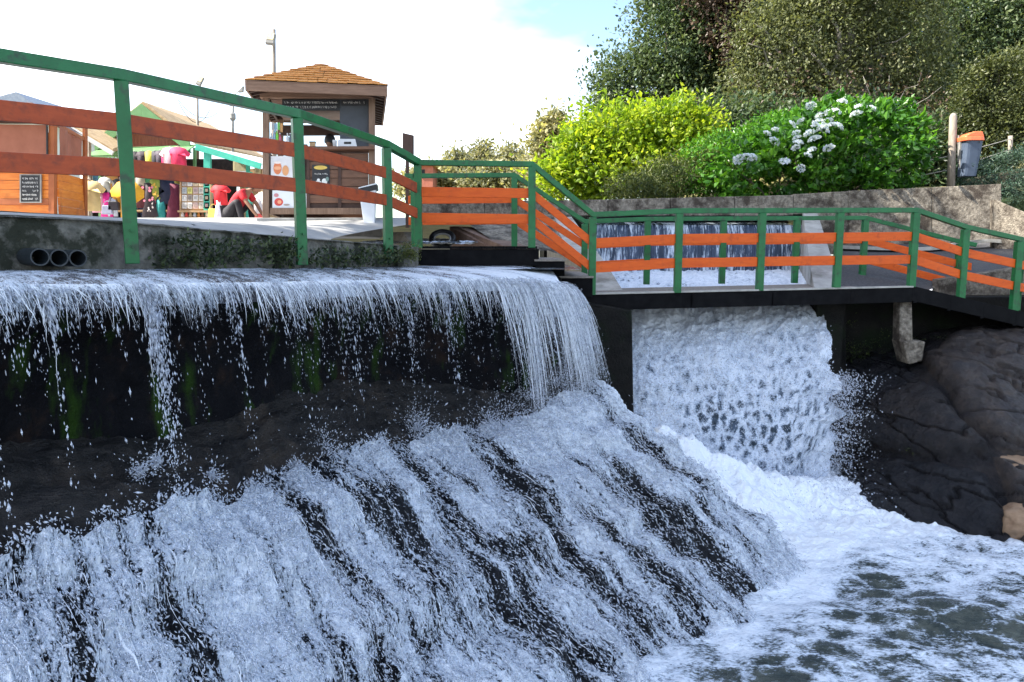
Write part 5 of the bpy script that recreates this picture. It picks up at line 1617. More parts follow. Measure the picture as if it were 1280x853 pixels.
def cable(a, b, sag, label, r=0.012):
    pts = [a.lerp(b, i / 14) - Vector((0, 0, sag * 4 * (i / 14) * (1 - i / 14))) for i in range(15)]
    return tag(MB().tube(pts, r, 5).build('overhead_cable', MAT['wire'], None), label, 'cable')
cable(U(222, 124, 25), U(272, 141, 25), 0.35, 'sagging cable crossing the pole above the green gable')
cable(U(224, 129, 25), U(262, 138, 25), 0.5, 'lower sagging cable under the first cable above the green gable')
cable(U(231, 106, 25), U(262, 124, 25), 0.05, 'taut thin cable beside the grey floodlight')
cable(U(267, 113, 24), U(291, 133, 24), 0.1, 'cable running down to the curved lamp pole')

# ---------------------------------------------------------------- orange shop on the far left
def SH(px, py, dy=0.0):
    return U(px, py, 16.0) + Vector((0, dy, 0))
s = thing('shop', 'orange varnished wooden shop with brown canvas blinds', 'shop', SH(20, 276))
yb = [214, 225.5, 237, 248.5]
for i in range(3):
    R('plank', 'shop_wood', s, SH, -95, 60, yb[i] + 0.3, yb[i + 1] - 0.3, 0.03, 0.07, 0.004)
for a, b in ((256.5, 267.5), (268, 280)):
    R('plank', 'shop_wood', s, SH, -95, 60, a, b, 0.03, 0.07, 0.004)
R('rail', 'shop_trim', s, SH, -95, 60.3, 248.8, 256.2, 0.0, 0.06, 0.004)
R('sill', 'shop_trim', s, SH, -96, 68.5, 210.5, 213.8, -0.10, 0.10, 0.004)
R('corner_post', 'shop_trim', s, SH, 60.5, 67.5, 150, 282, 0.0, 0.12, 0.004)
# right flank, receding
ca, cb = SH(67.5, 214), U(103, 222, 17.7)
for i in range(6):
    f0, f1 = i / 6 + 0.004, (i + 1) / 6 - 0.004
    z0 = -(1.08) * f0
    z1 = -(1.08) * f1
    a, b = Vector((ca.x, ca.y + 0.12, ca.z)), Vector((cb.x, cb.y, ca.z))
    MB().prism([a + Vector((0, 0, z0)), b + Vector((0, 0, z0)), b + Vector((0, 0, z1)), a + Vector((0, 0, z1))], (-0.04, 0.0, 0)).build('plank', MAT['shop_wood'], s)
MB().prism([U(103, 150, 17.7), U(106, 150, 17.7), U(106, 280, 17.7), U(103, 280, 17.7)], (0, 0.12, 0)).build('corner_post', MAT['shop_trim'], s)
# canvas blinds
def canvas(a, b, c, d, name):
    G = surf([[a, d], [a.lerp(b, 0.33), d.lerp(c, 0.33)], [a.lerp(b, 0.67), d.lerp(c, 0.67)], [b, c]], 40, 16)
    n = grid_normals(G)
    G = G + n * ((fbm(G * np.array([2.5, 2.5, 1.0]), 3) - 0.5) * 0.12)[..., None]
    np_mesh(name, G.reshape(-1, 3), grid_faces(40, 16), MAT['canvas'], s)
canvas(SH(-95, 154, 0.03), SH(58.5, 156, 0.03), SH(59, 211, 0.03), SH(-95, 211, 0.03), 'canvas_blind')
canvas(SH(68.5, 156, 0.16), U(100.5, 175, 17.6), U(101, 219, 17.6), SH(68.5, 212, 0.16), 'canvas_blind')
MB().tube([SH(59.8, 150, -0.03), SH(60.3, 212, -0.03)], 0.02, 6).build('blind_cord', MAT['black'], s)
MB().prism([SH(-100, 148), SH(66, 150.5), SH(66, 154), SH(-100, 153)], (0.02, 0.12, 0)).build('eave_beam', MAT['kiosk_trim'], s)
MB().add([SH(-110, 147, -0.35), SH(68, 151, -0.35), U(108, 172, 17.9), U(40, 128, 17.9), U(-110, 128, 17.9)], [(0, 1, 2, 3, 4)]).build('roof', MAT['kiosk_trim'], s)
MB().beam(SH(66, 152.5, -0.05), U(106, 175, 17.8), 0.06, 0.07).build('eave_board', MAT['shop_trim'], s)
R('back_wall', 'shop_trim', s, SH, -150, 6, 150, 280, 1.7, 1.75)
t = thing('menu_chalkboard', 'black menu chalkboard with white handwriting on the orange shop', 'chalkboard', SH(39, 254))
R('slate', 'blackboard', t, SH, 27.5, 51, 219.5, 252.5, -0.02, 0.0)
fr = MB()
for (x0, x1, y0, y1) in ((25.8, 52.7, 218.2, 219.4), (25.8, 52.7, 252.6, 253.8), (25.8, 27.4, 219.4, 252.6), (51.1, 52.7, 219.4, 252.6)):
    rect(fr, SH, x0, x1, y0, y1, -0.035, 0.0)
fr.build('frame', MAT['lamp_metal'], t)
scribble(t, SH, 29, 49.5, 221, 251.5, 6, -0.024, wpx=0.75, seed=12)

# grey gable far behind the shop
t = thing('house', 'distant house with blue-grey gable roof behind the orange shop', 'house', U(20, 262, 40))
MB().prism([U(-60, 150, 40), U(62, 150, 40), U(62, 275, 40), U(-60, 275, 40)], (0, 8, 0)).build('wall', MAT['awning'], t)
MB().prism([U(-70, 152, 39.6), U(-20, 126, 39.6), U(12, 117, 39.6), U(20, 115, 39.6), U(72, 152, 39.6)], (0, 8.8, 0)).build('roof', MAT['grey_roof'], t)

# ---------------------------------------------------------------- green gabled clothes stall
def ST(px, py, dy=0.0):
    return U(px, py, 21.0) + Vector((0, dy, 0))
s = thing('market_stall', 'clothes stall with sage green gable, tan roof and scalloped awning', 'stall', ST(185, 273))
for a, b in (((182, 133.5), (124, 179)), ((182, 133.5), (242, 181))):
    p, q = ST(a[0], a[1] - 1.5, -0.26), ST(b[0], b[1] - 1.5, -0.26)
    MB().prism([p, q, q - Vector((0, 0, 0.30)), p - Vector((0, 0, 0.34))], (0, 0.06, 0)).build('gable_board', MAT['stall_green'], s, bevel=0.004)
for i in range(22):
    x0 = 140 + i * 4.3
    ytop = 133.5 + abs(x0 + 2 - 182) * 0.78 + 10
    if ytop < 186:
        R('siding_board', 'stall_red', s, ST, x0 + 0.12, x0 + 4.18, ytop, 189, 0.10, 0.13)
# roof planes run back and to the right
ap, ap2 = ST(182, 132.5, -0.15), U(262, 158, 31)
el, el2 = ST(122, 179.5, -0.15), U(205, 195, 31)
er, er2 = ST(246, 181, -0.15), U(335, 201, 31)
th = Vector((0, 0, 0.09))
MB().add([ap, er, er2, ap2, ap + th, er + th, er2 + th, ap2 + th], [(3, 2, 1, 0), (4, 5, 6, 7), (0, 1, 5, 4), (1, 2, 6, 5), (2, 3, 7, 6), (3, 0, 4, 7)]).build('roof', MAT['tan_roof'], s)
MB().add([ap, ap2, el2, el, ap + th, ap2 + th, el2 + th, el + th], [(3, 2, 1, 0), (4, 5, 6, 7), (0, 1, 5, 4), (1, 2, 6, 5), (2, 3, 7, 6), (3, 0, 4, 7)]).build('roof', MAT['tan_roof'], s)
# awning with scalloped hem
a, b = ST(128, 186, -0.05), ST(246, 181, -0.05)
c, d = ST(250, 195, -0.9), ST(126, 200, -0.9)
MB().add([a, b, c, d, a - Vector((0, 0, .03)), b - Vector((0, 0, .03)), c - Vector((0, 0, .03)), d - Vector((0, 0, .03))], [(0, 1, 2, 3), (7, 6, 5, 4), (0, 4, 5, 1), (1, 5, 6, 2), (2, 6, 7, 3), (3, 7, 4, 0)]).build('awning', MAT['stall_green'], s)
mb = MB()
for i in range(28):
    p, q = d.lerp(c, i / 28), d.lerp(c, (i + 1) / 28)
    m = p.lerp(q, 0.5)
    dz = Vector((0, 0, 0.10))
    mb.prism([p - Vector((0, 0, .02)), q - Vector((0, 0, .02)), q - Vector((0, 0, 0.05)), m - dz, p - Vector((0, 0, 0.06))], (0, 0.015, 0))
mb.build('scalloped_hem', MAT['stall_green'], s)
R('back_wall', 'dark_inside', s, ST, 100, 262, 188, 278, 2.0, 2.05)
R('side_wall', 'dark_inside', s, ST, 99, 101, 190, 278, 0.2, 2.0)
for px in (128, 245):
    R('stall_post', 'stall_green', s, ST, px, px + 3, 186, 277, -0.2, -0.12)
R('hanging_rail', 'lamp_metal', s, ST, 130, 246, 192.2, 193, -0.3, -0.27)
R('shelf', 'lightwood', s, ST, 130, 244, 262, 264, 0.2, 1.0)
R('shelf', 'lightwood', s, ST, 130, 244, 240, 242, 0.6, 1.2)
# lean-to roof between shop and stall
t = thing('lean_to_roof', 'small tan lean-to roof with pale edge between shop and green stall', 'roof', U(118, 275, 19.5))
a, b, c, d = U(84, 157, 19), U(141, 191, 19), U(170, 178, 23), U(120, 148, 23)
MB().add([a, b, c, d, a + th, b + th, c + th, d + th], [(3, 2, 1, 0), (4, 5, 6, 7), (0, 1, 5, 4), (1, 2, 6, 5), (2, 3, 7, 6), (3, 0, 4, 7)]).build('roof_sheet', MAT['tan_roof'], t)
MB().beam(U(84, 158, 18.95), U(141, 192, 18.95), 0.05, 0.10).build('edge_board', MAT['awning'], t)
MB().tube([U(112, 276, 19.6), U(112, 174, 19.6)], 0.04, 8).build('support_pole', MAT['pole'], t)
MB().prism([U(106, 196, 19.3), U(133, 199, 19.3), U(133, 206, 19.3), U(106, 204, 19.3)], (0, 0.5, 0)).build('shelf_board', MAT['awning'], t)

# ---------------------------------------------------------------- teal stall
def TT(px, py, dy=0.0):
    return U(px, py, 20.0) + Vector((0, dy, 0))
s = thing('market_stall', 'open souvenir stall with teal posts and white awning', 'stall', TT(285, 275))
MB().beam(TT(245, 184), TT(326, 208), 0.08, 0.16).build('awning_beam', MAT['stall_teal'], s, bevel=0.004)
for (x0, x1, y0, y1, dy) in ((254, 262, 186, 276, 0.02), (287, 291, 197, 276, 1.2), (300, 304, 212, 276, 0.6)):
    R('stall_post', 'stall_teal', s, TT, x0, x1, y0, y1, dy, dy + 0.12, 0.004)
a, b, c, d = TT(246, 182.5, 0.05), TT(328, 206, 0.05), TT(345, 196, 3.0), TT(262, 178, 3.0)
t2 = Vector((0, 0, 0.03))
MB().add([a, b, c, d, a + t2, b + t2, c + t2, d + t2], [(3, 2, 1, 0), (4, 5, 6, 7), (0, 1, 5, 4), (1, 2, 6, 5), (2, 3, 7, 6), (3, 0, 4, 7)]).build('awning', MAT['awning'], s)
R('cross_bar', 'awning', s, TT, 262, 300, 212, 215, 0.4, 0.44)
R('back_wall', 'lightwood', s, TT, 262, 340, 200, 278, 2.2, 2.25)
for i, (x0, x1, y0, y1, c) in enumerate(((263, 285, 191, 211, (0.62, 0.55, 0.33)), (292, 300, 200, 212, (0.60, 0.50, 0.30)), (311, 320, 214, 224, (0.66, 0.60, 0.50)), (322, 334, 214, 225, (0.55, 0.42, 0.28)), (292, 310, 218, 232, (0.35, 0.20, 0.12)))):
    t = thing('picture', ['large yellow printed panel hanging in the teal stall', 'narrow tan panel beside the inner teal post', 'cream picture near the kiosk post', 'brown framed picture at the end of the teal stall', 'dark brown picture low in the teal stall'][i], 'picture', TT((x0 + x1) / 2, y1, 1.6))
    R('sheet', paint(c), t, TT, x0, x1, y0, y1, 1.6, 1.63)
    R('print', paint(tuple(v * 0.6 for v in c)), t, TT, x0 + 2, x1 - 2, y0 + 3, y1 - 4, 1.594, 1.599)

# card rack
t = thing('card_rack', 'wooden rack full of picture cards at the teal post', 'rack', TT(243, 275))
R('panel', 'lightwood', t, TT, 225.5, 262, 224, 263, 0.05, 0.08)
rnd = random.Random(9)
for r in range(4):
    for c in range(5):
        x0, y0 = 227 + c * 7.0, 225 + r * 9.4
        col = rnd.choice([(0.60, 0.58, 0.52), (0.45, 0.50, 0.52), (0.62, 0.52, 0.36), (0.40, 0.36, 0.33), (0.66, 0.66, 0.64), (0.55, 0.42, 0.40), (0.62, 0.60, 0.20)])
        cd = R('card', paint(col), t, TT, x0, x0 + 5.8, y0, y0 + 7.8, 0.02, 0.045)
        R('print', paint(tuple(v * 0.62 for v in col)), cd, TT, x0 + 1, x0 + 4.6, y0 + 1.6, y0 + 5.6, 0.013, 0.019)
for y in (263.5, 272):
    R('rack_shelf', 'lightwood', t, TT, 225, 262.5, y, y + 2.4, -0.15, 0.2)
for px in (224.5, 262.2):
    R('rack_post', 'lightwood', t, TT, px, px + 1.8, 222, 277, 0.0, 0.1)
for i in range(7):
    p = TT(229 + i * 5, 272, -0.02)
    q = thing('souvenir', ['white', 'red', 'tan', 'white and blue', 'orange', 'brown', 'cream'][i] + ' small souvenir figure on the bottom shelf of the card rack', 'souvenir', p, 'souvenirs on the card rack')
    MB().lathe(p, [(0.035, 0), (0.05, 0.05), (0.028, 0.10), (0.035, 0.13), (0.01, 0.17)], 8).build('figure', paint([(0.7, 0.7, 0.7), (0.55, 0.06, 0.05), (0.5, 0.38, 0.22), (0.5, 0.56, 0.66), (0.6, 0.25, 0.05), (0.2, 0.1, 0.06), (0.66, 0.6, 0.45)][i]), q, True)
    MB().box(p + Vector((0, 0, 0.004)), (0.09, 0.09, 0.008)).build('base', MAT['lightwood'], q)

# ---------------------------------------------------------------- clothes
def outline(kind):
    half = {'shirt': [(0.07, 0.0), (0.20, -0.03), (0.34, -0.19), (0.27, -0.27), (0.20, -0.18), (0.21, -0.66)],
            'long': [(0.07, 0.0), (0.20, -0.03), (0.30, -0.30), (0.33, -0.58), (0.26, -0.60), (0.19, -0.22), (0.21, -0.70)],
            'akimbo': [(0.08, 0.0), (0.22, -0.02), (0.44, -0.24), (0.42, -0.42), (0.20, -0.56), (0.19, -0.50), (0.33, -0.36), (0.33, -0.26), (0.18, -0.18), (0.19, -1.05)],
            'dress': [(0.06, 0.0), (0.12, -0.02), (0.13, -0.12), (0.12, -0.30), (0.24, -0.95)],
            'hanging': [(0.05, 0.0), (0.19, -0.05), (0.19, -0.75)],
            'pants': [(0.17, 0.0), (0.19, -0.12), (0.20, -0.85), (0.05, -0.85), (0.02, -0.28)]}[kind]
    pts = [(x, z) for x, z in half] + [(-x, z) for x, z in reversed(half)]
    return pts
def garment(kind, px, py, f, col, label, scale=1.0, name=None, dy=0.0, group='clothes on show at the market stalls', mannequin=False, second=None):
    p = f(px, py) + Vector((0, dy, 0))
    t = thing(name or {'shirt': 't_shirt', 'long': 'sweater', 'akimbo': 'sweater', 'dress': 'dress', 'hanging': 'blouse', 'pants': 'trousers'}[kind], label, {'shirt': 'shirt', 'long': 'sweater', 'akimbo': 'sweater', 'dress': 'dress', 'hanging': 'blouse', 'pants': 'trousers'}[kind], p, group)
    pts = outline(kind)
    n_ = len(pts)
    mb = MB()
    rnd = random.Random(int(px * 7 + py))
    def V(x, z, y):
        return p + Vector((x * scale, y, z * scale))
    fr = [V(x, z, -0.05 * scale * (1 - abs(x) * 2) + 0.02 * math.sin(x * 30 + z * 9)) for x, z in pts]
    bk = [V(x, z, 0.05 * scale) for x, z in pts]
    c0 = V(0, sum(z for x, z in pts) / n_, -0.09 * scale)
    vs = fr + bk + [c0]
    fs = [(i, (i + 1) % n_, 2 * n_) for i in range(n_)] + [tuple(range(2 * n_ - 1, n_ - 1, -1))] + [(i, i + n_, (i + 1) % n_ + n_, (i + 1) % n_) for i in range(n_)]
    mb.add(vs, fs)
    mb.build('fabric', paint(col), t, True)
    if second:
        for q in range(9):
            m2 = MB()
            x, z = rnd.uniform(-0.14, 0.14) * scale, -rnd.uniform(0.12, 0.6) * scale
            r = rnd.uniform(0.025, 0.05) * scale
            m2.add([p + Vector((x + r * math.cos(a), -0.10 * scale - 0.001 * q, z + r * math.sin(a))) for a in (0.3, 1.5, 2.8, 4.0, 5.2)], [(0, 1, 2, 3, 4)])
            m2.build('printed_flower', paint(second), t)
    if mannequin:
        MB().lathe(p + Vector((0, 0.0, -0.02)), [(0.05, 0), (0.055, 0.06), (0.03, 0.09)], 10).build('neck', paint((0.6, 0.5, 0.4)), t, True)
        MB().tube([p + Vector((0, 0.02, -0.5 * scale)), p + Vector((0, 0.02, -1.45 * scale))], 0.02, 6).build('stand', MAT['lamp_metal'], t)
    else:
        MB().tube([p + Vector((-0.16 * scale, 0, -0.03)), p + Vector((0, 0, 0.03)), p + Vector((0.16 * scale, 0, -0.03))], 0.008, 5).build('hanger', MAT['lamp_metal'], t)
    return t
F19 = lambda px, py: U(px, py, 20.3)
top_row = [('hanging', 167, (0.50, 0.03, 0.05), 'red blouse'), ('hanging', 176, (0.012, 0.012, 0.016), 'black blouse'), ('shirt', 186, (0.03, 0.02, 0.03), 'near-black t-shirt'),
           ('hanging', 196, (0.60, 0.55, 0.06), 'yellow blouse'), ('hanging', 205, (0.02, 0.02, 0.03), 'charcoal blouse'), ('shirt', 212, (0.05, 0.04, 0.06), 'dark grey t-shirt'),
           ('hanging', 219, (0.55, 0.03, 0.12), 'crimson blouse'), ('shirt', 226, (0.70, 0.42, 0.48), 'pale pink t-shirt'), ('shirt', 236, (0.66, 0.03, 0.10), 'bright crimson t-shirt')]
for i, (kd, px, col, nm) in enumerate(top_row):
    big = px > 222
    garment(kd, px, 188.5 + (3 if not big else 0), F19, col, nm + ' hanging in the top row under the scalloped green awning', 0.9 if big else 0.62, dy=-0.25 - 0.05 * i)
for (kd, px, py, col, nm, sc, sec) in [
        ('dress', 122, 228, (0.62, 0.30, 0.42), 'pink striped dress beside the yellow mannequin', 0.85, (0.8, 0.7, 0.75)),
        ('dress', 132, 240, (0.70, 0.03, 0.28), 'magenta dress behind the black cap', 0.7, None),
        ('pants', 140, 247, (0.45, 0.50, 0.60), 'pale blue jeans hanging low beside the magenta dress', 0.6, None),
        ('dress', 186, 229, (0.04, 0.03, 0.04), 'black dress with pink flowers beside the yellow sweater', 0.95, (0.75, 0.25, 0.35)),
        ('shirt', 189, 248, (0.60, 0.10, 0.18), 'pink floral top under the black flowered dress', 0.6, (0.75, 0.7, 0.7)),
        ('hanging', 194, 224, (0.30, 0.35, 0.06), 'green and yellow patterned blouse next to the navy sweater', 0.75, (0.7, 0.45, 0.08)),
        ('hanging', 200, 250, (0.02, 0.24, 0.24), 'teal blouse hanging low next to the card rack side', 0.65, None),
        ('long', 207, 224, (0.012, 0.018, 0.05), 'navy blue sweater', 0.95, None),
        ('dress', 217, 230, (0.12, 0.012, 0.04), 'maroon dress next to the card rack', 1.05, None),
        ('hanging', 175, 232, (0.10, 0.02, 0.03), 'dark wine blouse behind the yellow sweater', 0.8, None),
        ('hanging', 148, 224, (0.03, 0.03, 0.03), 'black jacket behind the yellow sweater sleeve', 0.85, None),
        ('shirt', 131, 222, (0.50, 0.52, 0.50), 'light grey top above the black cap', 0.6, None)]:
    garment(kd, px, py, F19, col, nm if 'hanging' in nm else nm + ' at the green stall', sc, second=sec)
F21 = lambda px, py: U(px, py, 21.6)
for i, (kd, px, py, col, nm) in enumerate([('hanging', 108, 212, (0.62, 0.60, 0.58), 'white blouse'), ('shirt', 117, 208, (0.10, 0.28, 0.50), 'sky blue t-shirt'), ('hanging', 137, 206, (0.55, 0.28, 0.08), 'ochre blouse'),
        ('shirt', 153, 205, (0.45, 0.04, 0.20), 'plum t-shirt'), ('hanging', 170, 214, (0.60, 0.58, 0.50), 'cream blouse'), ('shirt', 181, 212, (0.06, 0.30, 0.16), 'bottle green t-shirt'), ('hanging', 200, 210, (0.55, 0.16, 0.04), 'rust blouse'),
        ('shirt', 212, 216, (0.50, 0.44, 0.10), 'khaki t-shirt'), ('hanging', 224, 212, (0.16, 0.14, 0.32), 'violet blouse'), ('shirt', 240, 214, (0.02, 0.02, 0.025), 'jet black t-shirt'), ('hanging', 250, 216, (0.55, 0.53, 0.50), 'ash grey blouse'),
        ('pants', 164, 238, (0.06, 0.09, 0.20), 'dark blue jeans'), ('pants', 180, 242, (0.30, 0.26, 0.20), 'beige trousers'), ('hanging', 118, 240, (0.60, 0.36, 0.40), 'salmon pink blouse')]):
    garment(kd, px, py, F21, col, nm + ' in the back row of the green gabled stall', 0.95, dy=0.04 * i)
F18 = lambda px, py: U(px, py, 19.0)
garment('shirt', 111, 226, F18, (0.66, 0.52, 0.24), 'pale yellow t-shirt on a mannequin beside the orange shop', 1.15, mannequin=True)
garment('akimbo', 158, 227, F18, (0.72, 0.36, 0.02), 'yellow-orange long sweater on a mannequin with arms akimbo', 0.95, mannequin=True)
F17 = lambda px, py: U(px, py, 18.5)
garment('shirt', 275, 231, F17, (0.62, 0.02, 0.03), 'red t-shirt hanging behind the crouching person', 0.75)
garment('dress', 273, 251, F17, (0.66, 0.62, 0.68), 'white dress hanging below the red t-shirt', 0.55)
garment('shirt', 331, 240, F17, (0.66, 0.62, 0.60), 'white top hanging beside the kiosk post', 0.7)
garment('hanging', 323, 244, F17, (0.45, 0.42, 0.44), 'grey blouse hanging beside the white top', 0.6)
t = thing('cap', 'black cap on a hook at the green stall', 'cap', F19(128, 241))
c = F19(128, 241)
MB().lathe(c, [(0.15, 0.0), (0.15, 0.05), (0.11, 0.12), (0.03, 0.15)], 14).build('crown', MAT['black'], t, True)
MB().prism([c + Vector((-0.10, -0.12, 0.0)), c + Vector((0.10, -0.12, 0.0)), c + Vector((0.08, -0.28, -0.03)), c + Vector((-0.08, -0.28, -0.03))], (0, 0, 0.015)).build('peak', MAT['black'], t)
for i, (px, py, col, nm) in enumerate(((141, 257, (0.02, 0.02, 0.03), 'black'), (133, 262, (0.35, 0.38, 0.5), 'pale blue'), (266, 266, (0.62, 0.5, 0.12), 'yellow'), (278, 268, (0.55, 0.36, 0.12), 'mustard'), (330, 262, (0.42, 0.22, 0.1), 'tan'), (322, 268, (0.35, 0.03, 0.03), 'dark red'))):
    c = U(px, py, 18.8)
    t = thing('handbag', nm + ' handbag on display between the stalls', 'handbag', c, 'handbags at the stalls')
    MB().prism([c + Vector((-0.14, 0, -0.12)), c + Vector((0.14, 0, -0.12)), c + Vector((0.11, 0, 0.10)), c + Vector((-0.11, 0, 0.10))], (0, 0.10, 0)).build('bag', paint(col, 0.5), t, bevel=0.015)
    MB().tube([c + Vector((0.09 * math.cos(a), 0.05, 0.10 + 0.11 * math.sin(a))) for a in [math.pi * q / 8 for q in range(9)]], 0.01, 5).build('strap', paint(col, 0.5), t)
# ---------------------------------------------------------------- vegetation
def leaf_mesh(name, P, size, mat, parent=None, outward=None, aspect=0.55, droop=0.0, tint=None, fold=False, var=0.35):
    """one rhombic leaf per point; tint 0..1 per leaf"""
    N = len(P)
    a = RNG.normal(0, 1, (N, 3))
    if outward is not None:
        a = a + outward * 1.1
    a[:, 2] -= droop
    a = unit(a)
    up = RNG.normal(0, 0.75, (N, 3)) + np.array([0, 0, 1.0])
    if outward is not None:
        up += outward * 0.6
    s = unit(np.cross(a, up))
    u = np.cross(s, a)
    L = size * (1 + RNG.uniform(-var, var, N))
    W = L * aspect * 0.5
    v0 = P - a * (L * 0.5)[:, None]
    v2 = P + a * (L * 0.5)[:, None]
    v1 = P + s * W[:, None] - u * (W * 0.35)[:, None]
    v3 = P - s * W[:, None] - u * (W * 0.35)[:, None]
    tint = RNG.random(N) if tint is None else tint
    if not fold:
        V = np.stack([v0, v1, v2, v3], 1).reshape(-1, 3)
        F = np.arange(N * 4).reshape(N, 4)
        T = np.repeat(tint, 4)
    else:
        V = np.stack([v0, v1, v2, v3], 1).reshape(-1, 3)
        i = np.arange(N)[:, None] * 4
        F = np.concatenate([i + np.array([[0, 1, 2]]), i + np.array([[0, 2, 3]])], 0)
        T = np.repeat(tint, 4)
    return np_mesh(name, V, F, mat, parent, smooth=False, attrs={'tint': np.clip(T, 0, 1)})

def clumps(lobes, n_clump, per, rad, shell=0.55):
    """lobes: (centre, (rx, ry, rz)); returns points, outward directions and a clump tint"""
    vol = np.array([r[0] * r[1] + r[1] * r[2] + r[0] * r[2] for _, r in lobes], float)
    vol /= vol.sum()
    P, O, T = [], [], []
    for (c, r), w in zip(lobes, vol):
        m = max(3, int(n_clump * w))
        d = unit(RNG.normal(0, 1, (m, 3)))
        rr = shell + (1 - shell) * RNG.random(m) ** 0.6
        C = np.array(c) + d * rr[:, None] * np.array(r)
        C += (fbm(C * 0.9, 2)[:, None] - 0.5) * 0.5 * np.array(r) * d
        ct = RNG.normal(0.5, 0.27, m)
        k_ = RNG.poisson(per, m) + 3
        idx = np.repeat(np.arange(m), k_)
        q = RNG.normal(0, 1, (len(idx), 3)) * (np.array(rad) * (0.6 + 0.8 * RNG.random(m)[idx])[:, None])
        P.append(C[idx] + q)
        O.append(unit(d[idx] + 0.6 * unit(q)))
        T.append(ct[idx] + RNG.normal(0, 0.16, len(idx)))
    return np.concatenate(P), np.concatenate(O), np.concatenate(T)

def branch(mb, a, b, r0, r1, wob=0.12, n_=7):
    a, b = Vector(a), Vector(b)
    pts, L = [], (b - a).length
    for i in range(n_):
        f = i / (n_ - 1)
        j = Vector(RNG.normal(0, 1, 3)) * wob * L * 0.25 * math.sin(math.pi * f)
        pts.append(a.lerp(b, f) + j)
    mb.tube(pts, [r0 + (r1 - r0) * i / (n_ - 1) for i in range(n_)], 7)

def tree(name, label, base, lobes, mat, n_clump, per, rad, size, trunk_r=0.25, group=None, cat='tree', limbs=6, shell=0.55, aspect=0.55, droop=0.2, trunk_mat='bark', tint_shift=0.0):
    t = thing(name, label, cat, base, group)
    P, O, T = clumps(lobes, n_clump, per, rad, shell)
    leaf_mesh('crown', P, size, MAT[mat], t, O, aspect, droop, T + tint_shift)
    mb = MB()
    cen = sum((Vector(c) for c, _ in lobes), Vector()) / len(lobes)
    fork = Vector(base).lerp(cen, 0.55)
    branch(mb, base, fork, trunk_r, trunk_r * 0.7)
    for i in range(limbs):
        c, r = lobes[i % len(lobes)]
        e = Vector(c) + Vector(RNG.normal(0, 0.35, 3)) * min(r)
        branch(mb, fork, e, trunk_r * 0.55, trunk_r * 0.12, 0.2)
        for q in range(3):
            e2 = Vector(c) + Vector(unit(RNG.normal(0, 1, (1, 3)))[0]) * 0.8 * Vector(r).length * 0.55
            branch(mb, fork.lerp(e, 0.55), e2, trunk_r * 0.2, trunk_r * 0.04, 0.25, 5)
    mb.build('trunk', MAT[trunk_mat], t, True)
    return t

def lob(px, py, d, rpx, rpy, rd=None):
    c = U(px, py, d)
    rx, rz = rpx * d / FPX, rpy * d / FPX
    return (tuple(c), (rx, rd if rd else rx * 0.8, rz))
def gbase(px, d):
    p = U(px, 300, d)
    return Vector((p.x, d, float(gz(np.array(p.x), np.array(d))) - 0.15))

# dark wooded hill on the right: each tree on its own
tree('evergreen_tree', 'tall dark evergreen at the left edge of the wooded hill', gbase(835, 28), [lob(800, 120, 28, 62, 62), lob(845, 60, 28, 62, 70), lob(860, -30, 28, 60, 80), lob(880, 130, 28, 60, 70), lob(770, 150, 28, 40, 40), lob(900, 40, 29, 55, 70)], 'leaf_dark', 1000, 52, (0.32, 0.32, 0.26), 0.15, 0.4, 'trees on the wooded hill', droop=0.3)
tree('evergreen_tree', 'blackish evergreen behind the pale olive tree', gbase(925, 31), [lob(915, 150, 31, 60, 70), lob(960, 20, 32, 80, 90), lob(930, 90, 31, 60, 60), lob(1000, 150, 31, 90, 70)], 'leaf_dark', 650, 44, (0.5, 0.5, 0.4), 0.19, 0.4, 'trees on the wooded hill', tint_shift=-0.15)
tree('olive_tree', 'broad pale olive tree with bare grey branches above the hydrangea', gbase(1085, 25), [lob(960, 60, 25, 52, 62), lob(950, 130, 25, 42, 30), lob(1030, 40, 25, 66, 62), lob(1110, 60, 25, 74, 70), lob(1080, -30, 25, 100, 50), lob(1020, 120, 25, 62, 34), lob(1140, 110, 25, 52, 40)], 'leaf_olive', 1250, 40, (0.32, 0.32, 0.25), 0.12, 0.3, 'trees on the wooded hill', limbs=12, trunk_mat='twig', droop=0.4)
tree('evergreen_tree', 'dark green tree above the rounded shrub on the right', gbase(1235, 28), [lob(1215, 30, 28, 62, 60), lob(1275, 20, 28, 62, 80), lob(1200, 95, 28, 50, 42), lob(1260, 100, 28.5, 62, 50), lob(1330, 60, 28, 60, 90)], 'leaf_dark', 750, 46, (0.45, 0.45, 0.35), 0.16, 0.35, 'trees on the wooded hill', tint_shift=0.05)
tree('withered_tree', 'brown withered tree crown between dark evergreen and olive tree', gbase(925, 26.5), [lob(905, 20, 26.5, 28, 40), lob(925, 55, 26.5, 20, 30), lob(895, -20, 26.5, 40, 30)], 'leaf_brown', 150, 34, (0.28, 0.28, 0.24), 0.16, 0.18, 'trees on the wooded hill')
for i, (px, d, py, r) in enumerate(((920, 34, 60, 110), (1000, 36, 60, 140), (1130, 36, 60, 140), (1270, 35, 60, 130))):
    tree('forest_tree', ['shadowy tree deep behind the left evergreen', 'shadowy tree deep behind the olive tree', 'shadowy tree deep behind the bare branches', 'shadowy tree deep behind the rounded shrub'][i], gbase(px, d), [lob(px, py, d, r * 0.75, r * 0.9), lob(px + 20, py + 90, d, r * 0.6, 60), lob(px - 30, py - 60, d, r * 0.6, 80)], 'leaf_dark', 330, 30, (0.6, 0.6, 0.5), 0.34, 0.4, 'trees on the wooded hill', tint_shift=-0.2)
